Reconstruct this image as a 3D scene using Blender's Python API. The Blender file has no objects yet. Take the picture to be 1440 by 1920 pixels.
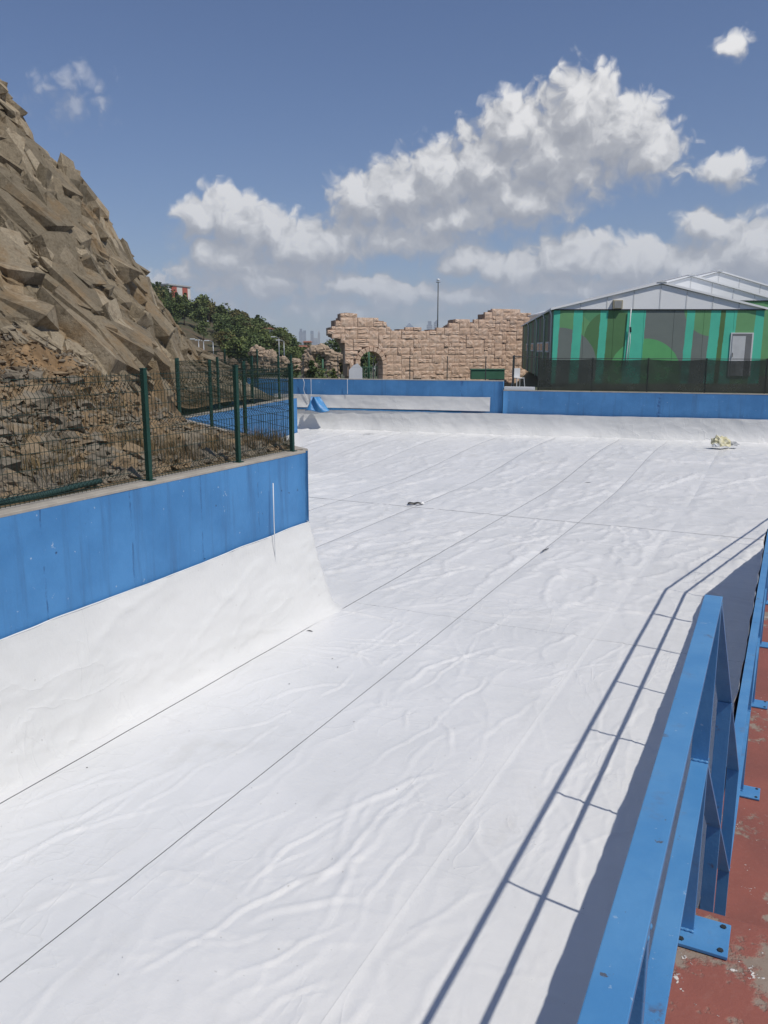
import bpy, bmesh, math, random
import numpy as np
from mathutils import Vector, Matrix
random.seed(7); rng = np.random.default_rng(7)
R = math.radians
scene = bpy.context.scene
COL = scene.collection

# ------------------------------------------------------------------ camera
CAM_Z = 4.0
cam = bpy.data.cameras.new('camera'); cam_o = bpy.data.objects.new('camera', cam); COL.objects.link(cam_o)
cam.sensor_fit = 'VERTICAL'; cam.sensor_height = 36.0; cam.sensor_width = 27.0
cam.lens = 36.0 * 1530 / 1920; cam.clip_start = 0.05; cam.clip_end = 30000
cam_o.location = (0, 0, CAM_Z); cam_o.rotation_euler = (R(90 - 11.4), 0, 0)
scene.camera = cam_o

# ------------------------------------------------------------------ sun + exposure
SUN = Vector((0.80 * 0.689, -0.60 * 0.689, 1.0)).normalized()
sun = bpy.data.lights.new('sun', 'SUN'); sun_o = bpy.data.objects.new('sun', sun); COL.objects.link(sun_o)
sun.energy = 4.6; sun.angle = R(0.55); sun.color = (1.0, 0.955, 0.88)
sun_o.rotation_euler = SUN.to_track_quat('Z', 'Y').to_euler(); sun_o.location = (20, -15, 40)
vs = scene.view_settings
vs.view_transform = 'Standard'; vs.look = 'None'; vs.gamma = 1; vs.use_curve_mapping = False; vs.exposure = -0.42
try:
    scene.cycles.use_denoising = True
    scene.cycles.max_bounces = 5; scene.cycles.diffuse_bounces = 3; scene.cycles.glossy_bounces = 2; scene.cycles.transparent_max_bounces = 16
    scene.cycles.volume_bounces = 1
except Exception: pass

# ------------------------------------------------------------------ node helpers
class NT:
    def __init__(s, tree): s.t = tree; s.n = tree.nodes; s.l = tree.links
    def new(s, typ, **kw):
        nd = s.n.new(typ)
        for k, v in kw.items(): setattr(nd, k, v)
        return nd
    def put(s, sock, v):
        if v is None: return
        if hasattr(v, 'is_output'): s.l.new(v, sock)
        else:
            try: sock.default_value = v
            except Exception:
                sock.default_value = (*v, 1.0)[:len(sock.default_value)] if hasattr(v, '__len__') else (v,) * len(sock.default_value)
    def m(s, op, a, b=None, c=None, clamp=False):
        nd = s.new('ShaderNodeMath', operation=op, use_clamp=clamp)
        s.put(nd.inputs[0], a); s.put(nd.inputs[1], b); s.put(nd.inputs[2], c); return nd.outputs[0]
    def vm(s, op, a, b=None, scale=None):
        nd = s.new('ShaderNodeVectorMath', operation=op)
        s.put(nd.inputs[0], a); s.put(nd.inputs[1], b)
        if scale is not None: s.put(nd.inputs['Scale'], scale)
        return nd.outputs['Value'] if op in ('LENGTH', 'DOT_PRODUCT', 'DISTANCE') else nd.outputs[0]
    def noise(s, vec, scale, detail=4, rough=0.55, dist=0.0, dims='3D', out=0):
        nd = s.new('ShaderNodeTexNoise', noise_dimensions=dims)
        s.put(nd.inputs['Vector'], vec); nd.inputs['Scale'].default_value = scale
        nd.inputs['Detail'].default_value = detail; nd.inputs['Roughness'].default_value = rough; nd.inputs['Distortion'].default_value = dist
        return nd.outputs[out]
    def voro(s, vec, scale, feature='F1', out=0, rnd=1.0, dims='3D'):
        nd = s.new('ShaderNodeTexVoronoi', feature=feature, voronoi_dimensions=dims)
        s.put(nd.inputs['Vector'], vec); nd.inputs['Scale'].default_value = scale; nd.inputs['Randomness'].default_value = rnd
        return nd.outputs[out]
    def mr(s, v, a, b, c=0.0, d=1.0, smooth=True):
        nd = s.new('ShaderNodeMapRange', interpolation_type='SMOOTHSTEP' if smooth else 'LINEAR')
        s.put(nd.inputs[0], v); s.put(nd.inputs[1], a); s.put(nd.inputs[2], b); s.put(nd.inputs[3], c); s.put(nd.inputs[4], d); return nd.outputs[0]
    def mix(s, f, a, b):
        nd = s.new('ShaderNodeMix', data_type='RGBA', clamp_factor=True)
        s.put(nd.inputs[0], f); s.put(nd.inputs[6], (*a, 1) if isinstance(a, tuple) and len(a) == 3 else a)
        s.put(nd.inputs[7], (*b, 1) if isinstance(b, tuple) and len(b) == 3 else b); return nd.outputs[2]
    def mapv(s, vec, scale=(1, 1, 1), rot=(0, 0, 0), loc=(0, 0, 0)):
        nd = s.new('ShaderNodeMapping'); s.put(nd.inputs[0], vec); nd.inputs['Scale'].default_value = scale
        nd.inputs['Rotation'].default_value = rot; nd.inputs['Location'].default_value = loc; return nd.outputs[0]

# ------------------------------------------------------------------ world: Nishita sky with cumulus
def dir_px(u, v, p=R(11.4), f=1530.0):
    a = (u - 720) / f; d = (v - 960) / f
    y = math.cos(p) - d * math.sin(p); z = -math.sin(p) - d * math.cos(p)
    return math.atan2(a, y), math.atan2(z, math.hypot(a, y))
world = bpy.data.worlds.new('World'); scene.world = world; world.use_nodes = True
w = NT(world.node_tree); w.n.clear()
SKY_STR = 0.08
sky = w.new('ShaderNodeTexSky', sky_type='NISHITA'); sky.sun_disc = False
sky.sun_elevation = math.asin(SUN.z); sky.sun_rotation = math.atan2(SUN.x, SUN.y)
sky.altitude = 50; sky.air_density = 1.0; sky.dust_density = 0.25; sky.ozone_density = 3.2
# cloud lobes: azimuth, elevation, half width, half height (degrees), weight
LOBES = [
 (-12.2,21.0,1.5,1.3,1),(-10.2,21.2,2.0,1.7,1),(-8.0,20.2,2.2,1.7,1),(-5.6,19.2,2.6,1.5,1),(-10.3,18.7,3.4,1.7,.9),(-6.0,17.8,4.2,1.3,.75),(-12.3,17.6,2.2,.8,.5),
 (-1.2,22.2,2.4,1.7,1),(1.4,22.6,2.8,2.0,1),(4.0,23.6,2.8,2.1,1),(6.8,24.2,2.8,2.4,1),(8.6,26.4,2.2,1.9,1),(12.6,27.0,2.5,2.4,1),(11.4,24.8,4.0,2.8,1),(15.2,25.6,2.6,2.2,1),(16.9,24.6,2.0,1.7,.9),(9.0,22.4,4.0,1.8,.95),(4.6,21.2,4.4,1.6,.9),(-.5,20.4,3.6,1.3,.7),
 (5.4,18.6,1.9,1.1,.9),(8.6,18.0,2.4,1.3,.95),(12.4,18.6,3.0,1.5,1),(16.4,18.0,3.0,1.6,1),(20.0,17.8,3.2,1.7,1),(23.4,18.6,3.0,2.0,1),(20.4,20.2,1.5,1.1,.9),(14.0,16.8,8.0,1.1,.6),(26.0,17.0,3.0,1.8,.8),
 (21.6,23.4,1.6,1.0,.85),(-19.6,27.4,1.8,1.0,.24),(26.0,30.8,1.7,1.6,.8),(21.5,30.0,.9,.6,.45),
 (9.0,15.0,2.8,.9,.85),(-2.4,17.2,2.4,.9,.85),(.8,16.3,1.9,.8,.8),(-2.0,14.9,1.5,1.0,.85),(3.6,14.2,2.2,.8,.8),(-3.6,14.0,3.2,.9,.55),(-12.0,13.8,2.4,.9,.6),(-8.0,13.4,4.0,.8,.5),(6.0,13.0,6.0,.8,.45),(-14.5,16.6,3.0,.9,.4),
 (-8.0,16.6,6,.9,.6),(0,16.6,6,.9,.62),(6,16.2,6,1.0,.66),(12,16.8,6,1.1,.72),(20,17.0,6,1.3,.8),(-2,15.2,12,.9,.58),(14,15.2,14,1.0,.64),(-3.6,19.6,2.6,1.6,.9),(2.0,20.0,5.0,1.2,.75),(-8.5,17.2,5.5,1.1,.8),(-2.0,13.0,5.0,.7,.5),(9.5,13.4,5.0,.8,.55),(0.5,15.0,3.0,.6,.5),(13.0,14.6,4.0,.8,.5),(-10.0,15.6,4.0,.7,.45),(18.0,15.6,5.0,.9,.6)]
DEG = math.pi / 180
grp = bpy.data.node_groups.new('cloud_lobes', 'ShaderNodeTree')
grp.interface.new_socket('P', in_out='INPUT', socket_type='NodeSocketVector')
grp.interface.new_socket('D', in_out='OUTPUT', socket_type='NodeSocketFloat')
g = NT(grp); gi = g.new('NodeGroupInput'); go = g.new('NodeGroupOutput')
acc = None
for (a, e, ra, re, wt) in LOBES:
    nd = g.new('ShaderNodeVectorMath', operation='MULTIPLY_ADD'); g.l.new(gi.outputs[0], nd.inputs[0])
    nd.inputs[1].default_value = (1 / ra, 1 / re, 0); nd.inputs[2].default_value = (-a / ra, -(e - 12.9) / re, 0)
    val = g.m('MULTIPLY_ADD', g.vm('LENGTH', nd.outputs[0]), -wt, 1.34 * wt)
    acc = val if acc is None else g.m('SMOOTH_MAX', acc, val, 0.18)
# the same kind of sky all round, outside the part where single clouds are placed
gen = g.m('SUBTRACT', g.m('MULTIPLY', g.noise(g.mapv(gi.outputs[0], (0.07, 0.13, 1), loc=(3.1, 8.2, 0)), 1.0, 2, 0.5, dims='2D'), 3.2), 1.85)
sx = g.new('ShaderNodeSeparateXYZ'); g.l.new(gi.outputs[0], sx.inputs[0])
outm = g.mr(g.m('ABSOLUTE', sx.outputs[0]), 27.0, 34.0)
gen = g.m('SUBTRACT', g.m('MULTIPLY', g.m('ADD', gen, 1.0), outm), 1.0)
g.l.new(g.m('MAXIMUM', acc, gen), go.inputs[0])
tc = w.new('ShaderNodeTexCoord'); sp = w.new('ShaderNodeSeparateXYZ'); w.l.new(tc.outputs['Generated'], sp.inputs[0])
az = w.m('MULTIPLY', w.m('ARCTAN2', sp.outputs[0], sp.outputs[1]), 1 / DEG)
el = w.m('MULTIPLY', w.m('ARCSINE', sp.outputs[2]), 1 / DEG)
cv = w.new('ShaderNodeCombineXYZ'); w.l.new(az, cv.inputs[0]); w.l.new(el, cv.inputs[1])
wn = w.vm('SUBTRACT', w.noise(cv.outputs[0], 0.42, 2, 0.6, dims='2D', out=1), (0.5, 0.5, 0.5))
P1 = w.vm('ADD', cv.outputs[0], w.vm('MULTIPLY', wn, (1.5, 1.1, 0)))
def dens(vec, det):
    nd = w.new('ShaderNodeGroup'); nd.node_tree = grp; w.l.new(vec, nd.inputs[0])
    nz = w.new('ShaderNodeTexNoise', noise_dimensions='2D'); w.l.new(vec, nz.inputs['Vector']); nz.inputs['Scale'].default_value = 0.9; nz.inputs['Detail'].default_value = det; nz.inputs['Roughness'].default_value = 0.55
    fb = w.m('SUBTRACT', nz.outputs[0], 0.5); wv2 = w.vm('ADD', vec, w.vm('SCALE', nz.outputs[1], scale=0.9))
    bil = w.m('SUBTRACT', 0.5, w.voro(wv2, 0.75, 'F1', dims='2D')); b2 = w.m('SUBTRACT', 0.5, w.voro(wv2, 1.9, 'F1', dims='2D'))
    return w.m('ADD', nd.outputs[0], w.m('ADD', w.m('MULTIPLY', fb, 0.60), w.m('MULTIPLY_ADD', bil, 0.46, w.m('MULTIPLY', b2, 0.20))))
d0 = dens(P1, 6); d1 = dens(w.vm('ADD', P1, (0.5, 1.15, 0)), 4)
lit = w.m('ADD', 0.42, w.m('MULTIPLY', w.m('SUBTRACT', d0, d1), 0.80), clamp=True)
alpha = w.mr(d0, -0.05, w.mr(lit, 0.25, 0.75, 0.85, 0.42))
alpha = w.m('MULTIPLY', alpha, w.mr(el, 0.0, 4.0)); alpha = w.m('MULTIPLY', alpha, w.m('SUBTRACT', 1.0, w.m('MULTIPLY', w.mr(w.m('ABSOLUTE', w.m('ADD', az, 19.6)), 2.5, 4.5, 0.62, 0.0), w.mr(el, 11.0, 13.0))))
K = 1 / SKY_STR
def cc(r, g_, b): return (r * K, g_ * K, b * K)
ccol = w.mix(w.mr(lit, 0.12, 0.62, smooth=False), cc(0.43, 0.44, 0.485), cc(0.70, 0.70, 0.72))
ccol = w.mix(w.mr(lit, 0.52, 0.95, smooth=False), ccol, cc(1.28, 1.26, 1.24))
lowhaze = w.mr(el, 4.0, 22.0, 1.0, 0.0)
ccol = w.mix(w.m('MULTIPLY', lowhaze, 0.28), ccol, cc(0.50, 0.53, 0.59))
skyc = w.vm('MULTIPLY', sky.outputs[0], (0.80, 0.98, 1.30))
bgc = w.mix(w.m('MULTIPLY', alpha, 0.97), skyc, ccol)
bg = w.new('ShaderNodeBackground'); w.l.new(bgc, bg.inputs[0]); bg.inputs[1].default_value = SKY_STR
wo = w.new('ShaderNodeOutputWorld'); w.l.new(bg.outputs[0], wo.inputs[0])
world.cycles.sampling_method = 'NONE'

# ------------------------------------------------------------------ materials
MAT = {}
def newmat(name):
    m = bpy.data.materials.new(name); m.use_nodes = True; t = NT(m.node_tree); t.n.clear()
    out = t.new('ShaderNodeOutputMaterial'); b = t.new('ShaderNodeBsdfPrincipled'); t.l.new(b.outputs[0], out.inputs[0])
    geo = t.new('ShaderNodeNewGeometry'); MAT[name] = m
    return m, t, b, geo.outputs['Position'], out
def simple(name, c, rough=0.6, var=0.25, vs_=3.0, bump=0.0, bs=20.0, metal=0.0, c2=None, vs2=None, obj=False, spec=None, bd=0.02):
    m, t, b, pos, out = newmat(name)
    if obj:
        tcn = t.new('ShaderNodeTexCoord'); pos = tcn.outputs['Object']
    n1 = t.noise(pos, vs_, 5, 0.6)
    c2 = c2 or tuple(x * 0.6 for x in c)
    col = t.mix(t.mr(n1, 0.5 - 0.22, 0.5 + 0.22, 0, var), c, c2)
    if vs2: col = t.mix(t.mr(t.noise(pos, vs2, 3, 0.5), 0.55, 0.72, 0, var * 0.7), col, tuple(x * 1.25 for x in c))
    t.l.new(col, b.inputs['Base Color']); b.inputs['Roughness'].default_value = rough; b.inputs['Metallic'].default_value = metal
    if spec is not None: b.inputs['Specular IOR Level'].default_value = spec
    if bump > 0:
        bn = t.new('ShaderNodeBump'); bn.inputs['Strength'].default_value = bump; bn.inputs['Distance'].default_value = bd
        t.l.new(t.noise(pos, bs, 6, 0.65), bn.inputs['Height']); t.l.new(bn.outputs[0], b.inputs['Normal'])
    return m

def mat_liner(nm='liner', dim=1.0):
    m, t, b, pos, out = newmat(nm)
    q = t.mapv(pos, (1, 1, 1), (0, 0, R(26.5)))           # x across the canal, y along it
    n1 = t.noise(pos, 0.5, 4, 0.6); n2 = t.noise(t.mapv(q, (3.0, 0.6, 2)), 1.2, 4, 0.6)
    col = t.mix(t.mr(n1, 0.35, 0.7, 0, 0.75), (0.745, 0.74, 0.73), (0.67, 0.67, 0.662))
    col = t.mix(t.mr(n2, 0.56, 0.75, 0, 0.3), col, (0.585, 0.58, 0.57))
    col = t.mix(t.mr(t.noise(t.mapv(q, (1, .6, 1)), 0.9, 6, 0.7, 0.5), 0.56, 0.74, 0, 0.30), col, (0.54, 0.525, 0.49))
    col = t.mix(t.mr(t.noise(pos, 26, 3, 0.5), 0.72, 0.75, 0, 0.5), col, (0.30, 0.28, 0.25))
    if dim < 1: col = t.vm('MULTIPLY', col, (dim, dim, dim * .985))
    t.l.new(col, b.inputs['Base Color']); b.inputs['Roughness'].default_value = 0.38; b.inputs['Specular IOR Level'].default_value = 0.45
    h1 = t.noise(t.mapv(q, (1.9, 1.0, 1.5)), 2.2, 6, 0.55, 0.9); h2 = t.noise(t.mapv(q, (1.0, 4.0, 1)), 2.6, 4, 0.55, 0.8); h3 = t.noise(pos, 40, 3, 0.5)
    hh = t.m('ADD', t.m('MULTIPLY', h1, 0.5), t.m('ADD', t.m('MULTIPLY', h2, 0.42), t.m('MULTIPLY', h3, 0.03)))
    def crease(vec, sc, pw): return t.m('POWER', t.m('SUBTRACT', 1.0, t.m('ABSOLUTE', t.m('SUBTRACT', t.m('MULTIPLY', t.noise(vec, sc, 3, 0.5, 0.7), 2.0), 1.0))), pw)
    cr = t.m('ADD', t.m('MULTIPLY', crease(t.mapv(q, (1.5, 0.55, 1)), 1.3, 26.0), 0.30), t.m('MULTIPLY', crease(t.mapv(q, (0.8, 1.7, 1), loc=(5, 3, 0)), 1.0, 30.0), 0.26))
    hh = t.m('ADD', hh, t.m('MULTIPLY', cr, t.mr(t.noise(pos, 0.45, 2, 0.5), 0.42, 0.6)))
    bn = t.new('ShaderNodeBump'); bn.inputs['Strength'].default_value = 0.45; bn.inputs['Distance'].default_value = 0.03
    t.l.new(hh, bn.inputs['Height']); t.l.new(bn.outputs[0], b.inputs['Normal']); return m
mat_liner(); mat_liner('liner_wall', 0.98)

def mat_bluewall():
    m, t, b, pos, out = newmat('blue_paint_wall')
    sx = t.new('ShaderNodeSeparateXYZ'); t.l.new(pos, sx.inputs[0])
    n1 = t.noise(pos, 1.1, 5, 0.6); st = t.noise(t.mapv(pos, (3.2, 3.2, 0.25)), 1.6, 5, 0.65)
    col = t.mix(t.mr(n1, 0.3, 0.7), (0.050, 0.195, 0.43), (0.075, 0.255, 0.53))
    col = t.mix(t.mr(st, 0.50, 0.72, 0, 0.75), col, (0.05, 0.155, 0.33))
    col = t.mix(t.mr(t.noise(t.mapv(pos, (5, 5, 0.35), loc=(4, 1, 2)), 1.3, 4, 0.6), 0.70, 0.76, 0, 0.55), col, (0.30, 0.42, 0.60))
    sl = t.vm('DOT_PRODUCT', pos, (math.sin(R(26.5)), math.cos(R(26.5)), 0)); sj = t.m('ADD', sl, t.m('MULTIPLY', t.m('SUBTRACT', t.noise(pos, 6, 4, 0.6), 0.5), 0.05))
    jt = t.mr(t.m('ABSOLUTE', t.m('SUBTRACT', t.m('FRACT', t.m('DIVIDE', sj, 1.22)), 0.5)), 0.0, 0.011, 1, 0); jt = t.m('MULTIPLY', jt, t.mr(t.noise(pos, 3.5, 4, 0.7), 0.42, 0.62))
    col = t.mix(t.m('MULTIPLY', jt, 0.6), col, (0.025, 0.09, 0.25))
    pits = t.voro(t.vm('ADD', pos, t.vm('MULTIPLY', t.noise(pos, 9, 2, .5, out=1), (.06, .06, .06))), 4.6, 'F1'); pm = t.m('MULTIPLY', t.mr(pits, 0.03, 0.085, 1, 0), t.mr(t.noise(pos, 1.7, 3, .6), .42, .6))
    col = t.mix(t.m('MULTIPLY', pm, 0.8), col, (0.02, 0.05, 0.12))
    col = t.mix(t.mr(t.noise(pos, 11, 3, 0.6), 0.70, 0.74, 0, 0.7), col, (0.40, 0.5, 0.62))
    t.l.new(col, b.inputs['Base Color']); b.inputs['Roughness'].default_value = 0.55
    hh = t.m('ADD', t.m('MULTIPLY', t.noise(pos, 18, 6, 0.7), 0.35), t.m('ADD', t.m('MULTIPLY', t.noise(t.mapv(pos, (1, 1, .4)), 2.5, 4, 0.6), 0.6), t.m('MULTIPLY', t.m('ADD', pm, jt), -1.1)))
    bn = t.new('ShaderNodeBump'); bn.inputs['Strength'].default_value = 0.5; bn.inputs['Distance'].default_value = 0.03
    t.l.new(hh, bn.inputs['Height']); t.l.new(bn.outputs[0], b.inputs['Normal']); return m
mat_bluewall()

def mat_deck():
    m, t, b, pos, out = newmat('red_deck_paint')
    n1 = t.noise(pos, 2.0, 6, 0.62); n2 = t.noise(pos, 1.1, 6, 0.7, 0.4); n3 = t.noise(pos, 9, 5, 0.7)
    col = t.mix(t.mr(n1, 0.3, 0.72), (0.30, 0.095, 0.068), (0.22, 0.075, 0.057))
    col = t.mix(t.mr(t.noise(pos, 45, 3, 0.6), 0.5, 0.75, 0, 0.35), col, (0.30, 0.13, 0.10))
    wear = t.mr(t.m('ADD', n2, t.m('MULTIPLY', t.m('SUBTRACT', n3, 0.5), 0.55)), 0.55, 0.63)
    col = t.mix(t.m('MULTIPLY', wear, 0.9), col, t.mix(n3, (0.16, 0.125, 0.09), (0.36, 0.30, 0.24)))
    fl = t.mr(t.m('ADD', t.noise(pos, 17, 4, 0.7), t.m('MULTIPLY', t.m('SUBTRACT', n2, 0.5), 0.5)), 0.68, 0.71)
    col = t.mix(fl, col, (0.66, 0.62, 0.57))
    t.l.new(col, b.inputs['Base Color']); b.inputs['Roughness'].default_value = 0.75
    bn = t.new('ShaderNodeBump'); bn.inputs['Strength'].default_value = 0.6; bn.inputs['Distance'].default_value = 0.008
    t.l.new(t.m('ADD', t.m('MULTIPLY', t.noise(pos, 60, 5, 0.7), 0.5), t.m('SUBTRACT', fl, t.m('MULTIPLY', wear, 0.8))), bn.inputs['Height'])
    t.l.new(bn.outputs[0], b.inputs['Normal']); return m
mat_deck()

def mat_rail():
    m, t, b, pos, out = newmat('rail_paint')
    n1 = t.noise(pos, 6, 5, 0.6)
    col = t.mix(t.mr(n1, 0.35, 0.7), (0.070, 0.235, 0.475), (0.10, 0.28, 0.52))
    chip = t.mr(t.noise(pos, 38, 4, 0.65), 0.69, 0.72)
    col = t.mix(t.m('MULTIPLY', chip, 0.85), col, (0.10, 0.09, 0.085))
    col = t.mix(t.mr(t.noise(pos, 11, 5, 0.7), 0.58, 0.72, 0, 0.55), col, (0.12, 0.20, 0.33))
    col = t.mix(t.mr(t.noise(pos, 55, 3, 0.6), 0.70, 0.73, 0, 0.35), col, (0.45, 0.55, 0.65))
    col = t.mix(t.m('MULTIPLY', t.mr(t.noise(pos, 4.5, 5, 0.7), 0.60, 0.70), t.mr(t.noise(pos, 30, 4, 0.7), 0.5, 0.62, 0, 0.8)), col, (0.11, 0.06, 0.035))
    t.l.new(col, b.inputs['Base Color']); b.inputs['Roughness'].default_value = 0.42
    bn = t.new('ShaderNodeBump'); bn.inputs['Strength'].default_value = 0.25; bn.inputs['Distance'].default_value = 0.003
    t.l.new(t.m('SUBTRACT', t.noise(pos, 70, 4, 0.6), chip), bn.inputs['Height']); t.l.new(bn.outputs[0], b.inputs['Normal']); return m
mat_rail()

def mat_rock():
    m, t, b, pos, out = newmat('hill_rock')
    at = t.new('ShaderNodeAttribute'); at.attribute_name = 'rock_tint'
    n1 = t.noise(pos, 1.4, 6, 0.65); n2 = t.noise(pos, 7, 6, 0.7); n3 = t.noise(pos, 24, 4, 0.7)
    col = t.mix(t.mr(n2, 0.36, 0.68, 0, 0.55), at.outputs['Color'], t.vm('MULTIPLY', at.outputs['Color'], (0.52, 0.5, 0.47)))
    col = t.mix(t.mr(n1, 0.55, 0.75, 0, 0.4), col, (0.225, 0.165, 0.095))
    col = t.mix(t.mr(n3, 0.58, 0.74, 0, 0.5), col, t.vm('MULTIPLY', at.outputs['Color'], (1.7, 1.7, 1.7)))
    t.l.new(col, b.inputs['Base Color']); b.inputs['Roughness'].default_value = 0.9; b.inputs['Specular IOR Level'].default_value = 0.2
    bn = t.new('ShaderNodeBump'); bn.inputs['Strength'].default_value = 0.7; bn.inputs['Distance'].default_value = 0.05
    t.l.new(t.noise(t.mapv(pos, (1, 1, 1), (0.5, 0.7, 0.2)), 11, 7, 0.74), bn.inputs['Height'])
    t.l.new(bn.outputs[0], b.inputs['Normal']); return m
mat_rock()
def mat_stone(name, palette, vsc=3.5, brown=False):
    m, t, b, pos, out = newmat(name)
    rnd = t.voro(pos, vsc, 'F1', out=1)
    s = t.new('ShaderNodeSeparateColor'); t.l.new(rnd, s.inputs[0])
    col = t.mix(t.mr(s.outputs[0], 0, 1, smooth=False), palette[0], palette[1]); col = t.mix(t.mr(s.outputs[1], 0.55, 0.9), col, palette[2])
    col = t.mix(t.mr(t.noise(pos, 18, 5, 0.7), 0.42, 0.7, 0, 0.55), col, t.vm('MULTIPLY', col, (0.5, 0.48, 0.45)))
    if brown:
        col = t.mix(t.mr(t.noise(pos, 0.75, 6, 0.68), 0.50, 0.66, 0, 0.8), col, (0.235, 0.160, 0.085)); col = t.mix(t.mr(t.noise(pos, 5, 6, 0.72), 0.50, 0.68, 0, 0.7), col, t.vm('MULTIPLY', col, (0.48, 0.45, 0.42))); col = t.mix(t.mr(t.noise(t.mapv(pos, (1, 1, 1.8)), 13, 5, 0.75), 0.56, 0.70, 0, 0.6), col, t.vm('MULTIPLY', col, (1.7, 1.68, 1.62)))
    t.l.new(col, b.inputs['Base Color']); b.inputs['Roughness'].default_value = 0.88; b.inputs['Specular IOR Level'].default_value = 0.2
    bn = t.new('ShaderNodeBump'); bn.inputs['Strength'].default_value = 0.8 if brown else 0.6; bn.inputs['Distance'].default_value = 0.05 if brown else 0.02
    t.l.new(t.noise(pos, 12 if brown else 22, 7, 0.74), bn.inputs['Height']); t.l.new(bn.outputs[0], b.inputs['Normal']); return m
mat_stone('loose_stone', ((0.235, 0.20, 0.15), (0.16, 0.14, 0.11), (0.265, 0.195, 0.12)))
mat_stone('cliff_stone', ((0.265, 0.217, 0.148), (0.185, 0.155, 0.108), (0.39, 0.325, 0.23)), 1.3, True)
mat_stone('ruin_block', ((0.68, 0.49, 0.365), (0.60, 0.425, 0.31), (0.74, 0.56, 0.435)))
mat_stone('fake_rock', ((0.40, 0.31, 0.225), (0.33, 0.25, 0.18), (0.45, 0.35, 0.26)))
simple('ruin_core', (0.36, 0.255, 0.185), 0.95, 0.5, 1.5, 0.5, 6, bd=0.1)
simple('concrete', (0.42, 0.385, 0.33), 0.9, 0.6, 4, 0.5, 40, c2=(0.27, 0.245, 0.21))
simple('pool_concrete', (0.06, 0.062, 0.065), 0.95, 0.5, 2)
simple('fence_green', (0.012, 0.055, 0.04), 0.45, 0.4, 6, spec=0.4)
simple('wire_green', (0.010, 0.032, 0.022), 0.5, 0.2, 6)
simple('white_paint', (0.72, 0.73, 0.73), 0.55, 0.5, 1.2, c2=(0.55, 0.565, 0.57))
simple('white_panel', (0.90, 0.905, 0.905), 0.45, 0.5, 0.7, c2=(0.82, 0.83, 0.835))
simple('seal_grey', (0.46, 0.47, 0.47), 0.7, 0.5, 4)
simple('dark_metal', (0.03, 0.035, 0.035), 0.5, 0.3, 5)
simple('galvanised', (0.34, 0.36, 0.38), 0.4, 0.4, 8, metal=0.6)
simple('door_grey', (0.62, 0.63, 0.64), 0.5, 0.4, 2, c2=(0.42, 0.43, 0.44))
simple('door_dark', (0.20, 0.205, 0.21), 0.6, 0.4, 2)
simple('vent_beige', (0.42, 0.37, 0.25), 0.6, 0.3, 5)
simple('black_rubber', (0.012, 0.012, 0.013), 0.5, 0.3, 10)
simple('yellow_bag', (0.62, 0.56, 0.30), 0.5, 0.7, 7, 0.5, 14, c2=(0.72, 0.70, 0.58), bd=0.05)
simple('blue_tarp', (0.055, 0.27, 0.56), 0.4, 0.6, 5, 0.4, 9, c2=(0.03, 0.14, 0.36), bd=0.05)
simple('green_paint', (0.055, 0.17, 0.095), 0.55, 0.4, 3)
simple('soil', (0.20, 0.145, 0.095), 0.95, 0.8, 0.5, 0.5, 6, c2=(0.11, 0.10, 0.055), bd=0.1)
simple('paving', (0.30, 0.27, 0.23), 0.9, 0.6, 0.6, c2=(0.20, 0.18, 0.15))
simple('dry_grass_mat', (0.24, 0.17, 0.075), 0.85, 0.9, 1.2, c2=(0.09, 0.06, 0.035))
simple('bark', (0.09, 0.065, 0.045), 0.9, 0.6, 8)
simple('net_green', (0.014, 0.05, 0.045), 0.75, 0.5, 1.3)
simple('glass_dark', (0.05, 0.06, 0.07), 0.12, 0.2, 3)
simple('render_white', (0.70, 0.68, 0.64), 0.8, 0.5, 0.4)
simple('render_red', (0.42, 0.10, 0.07), 0.8, 0.4, 0.4)
simple('render_yellow', (0.62, 0.52, 0.28), 0.8, 0.4, 0.4)
simple('roof_tile', (0.32, 0.13, 0.08), 0.85, 0.5, 0.5)
simple('tower_glass', (0.16, 0.20, 0.26), 0.3, 0.4, 0.02)
simple('tower_stone', (0.42, 0.42, 0.42), 0.6, 0.4, 0.02)
simple('city_far', (0.45, 0.43, 0.41), 0.8, 0.6, 0.01, c2=(0.2, 0.2, 0.19))
def mat_leaf(name, c, c2):
    m, t, b, pos, out = newmat(name)
    oi = t.new('ShaderNodeObjectInfo')
    col = t.mix(t.mr(t.noise(pos, 1.1, 4, 0.7), 0.36, 0.66), c, c2)
    col = t.mix(t.m('MULTIPLY', oi.outputs['Random'], 0.55), col, t.vm('MULTIPLY', col, (1.5, 1.25, 0.8)))
    t.l.new(col, b.inputs['Base Color']); b.inputs['Roughness'].default_value = 0.7; b.inputs['Specular IOR Level'].default_value = 0.25
mat_leaf('leaf_dark', (0.055, 0.085, 0.03), (0.095, 0.135, 0.048))
mat_leaf('leaf_mid', (0.085, 0.125, 0.042), (0.14, 0.175, 0.068))
mat_leaf('leaf_olive', (0.085, 0.095, 0.04), (0.13, 0.12, 0.055))
def mat_hill():
    m, t, b, pos, out = newmat('hill_ground')
    n = t.noise(pos, 0.06, 6, 0.65); n2 = t.noise(pos, 0.6, 5, 0.7)
    col = t.mix(t.mr(n, 0.42, 0.58), (0.115, 0.080, 0.045), (0.06, 0.075, 0.03))
    col = t.mix(t.mr(n2, 0.4, 0.7, 0, 0.6), col, (0.05, 0.05, 0.025))
    t.l.new(col, b.inputs['Base Color']); b.inputs['Roughness'].default_value = 0.95
    bn = t.new('ShaderNodeBump'); bn.inputs['Strength'].default_value = 1; bn.inputs['Distance'].default_value = 0.6
    t.l.new(n2, bn.inputs['Height']); t.l.new(bn.outputs[0], b.inputs['Normal'])
mat_hill()
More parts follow.
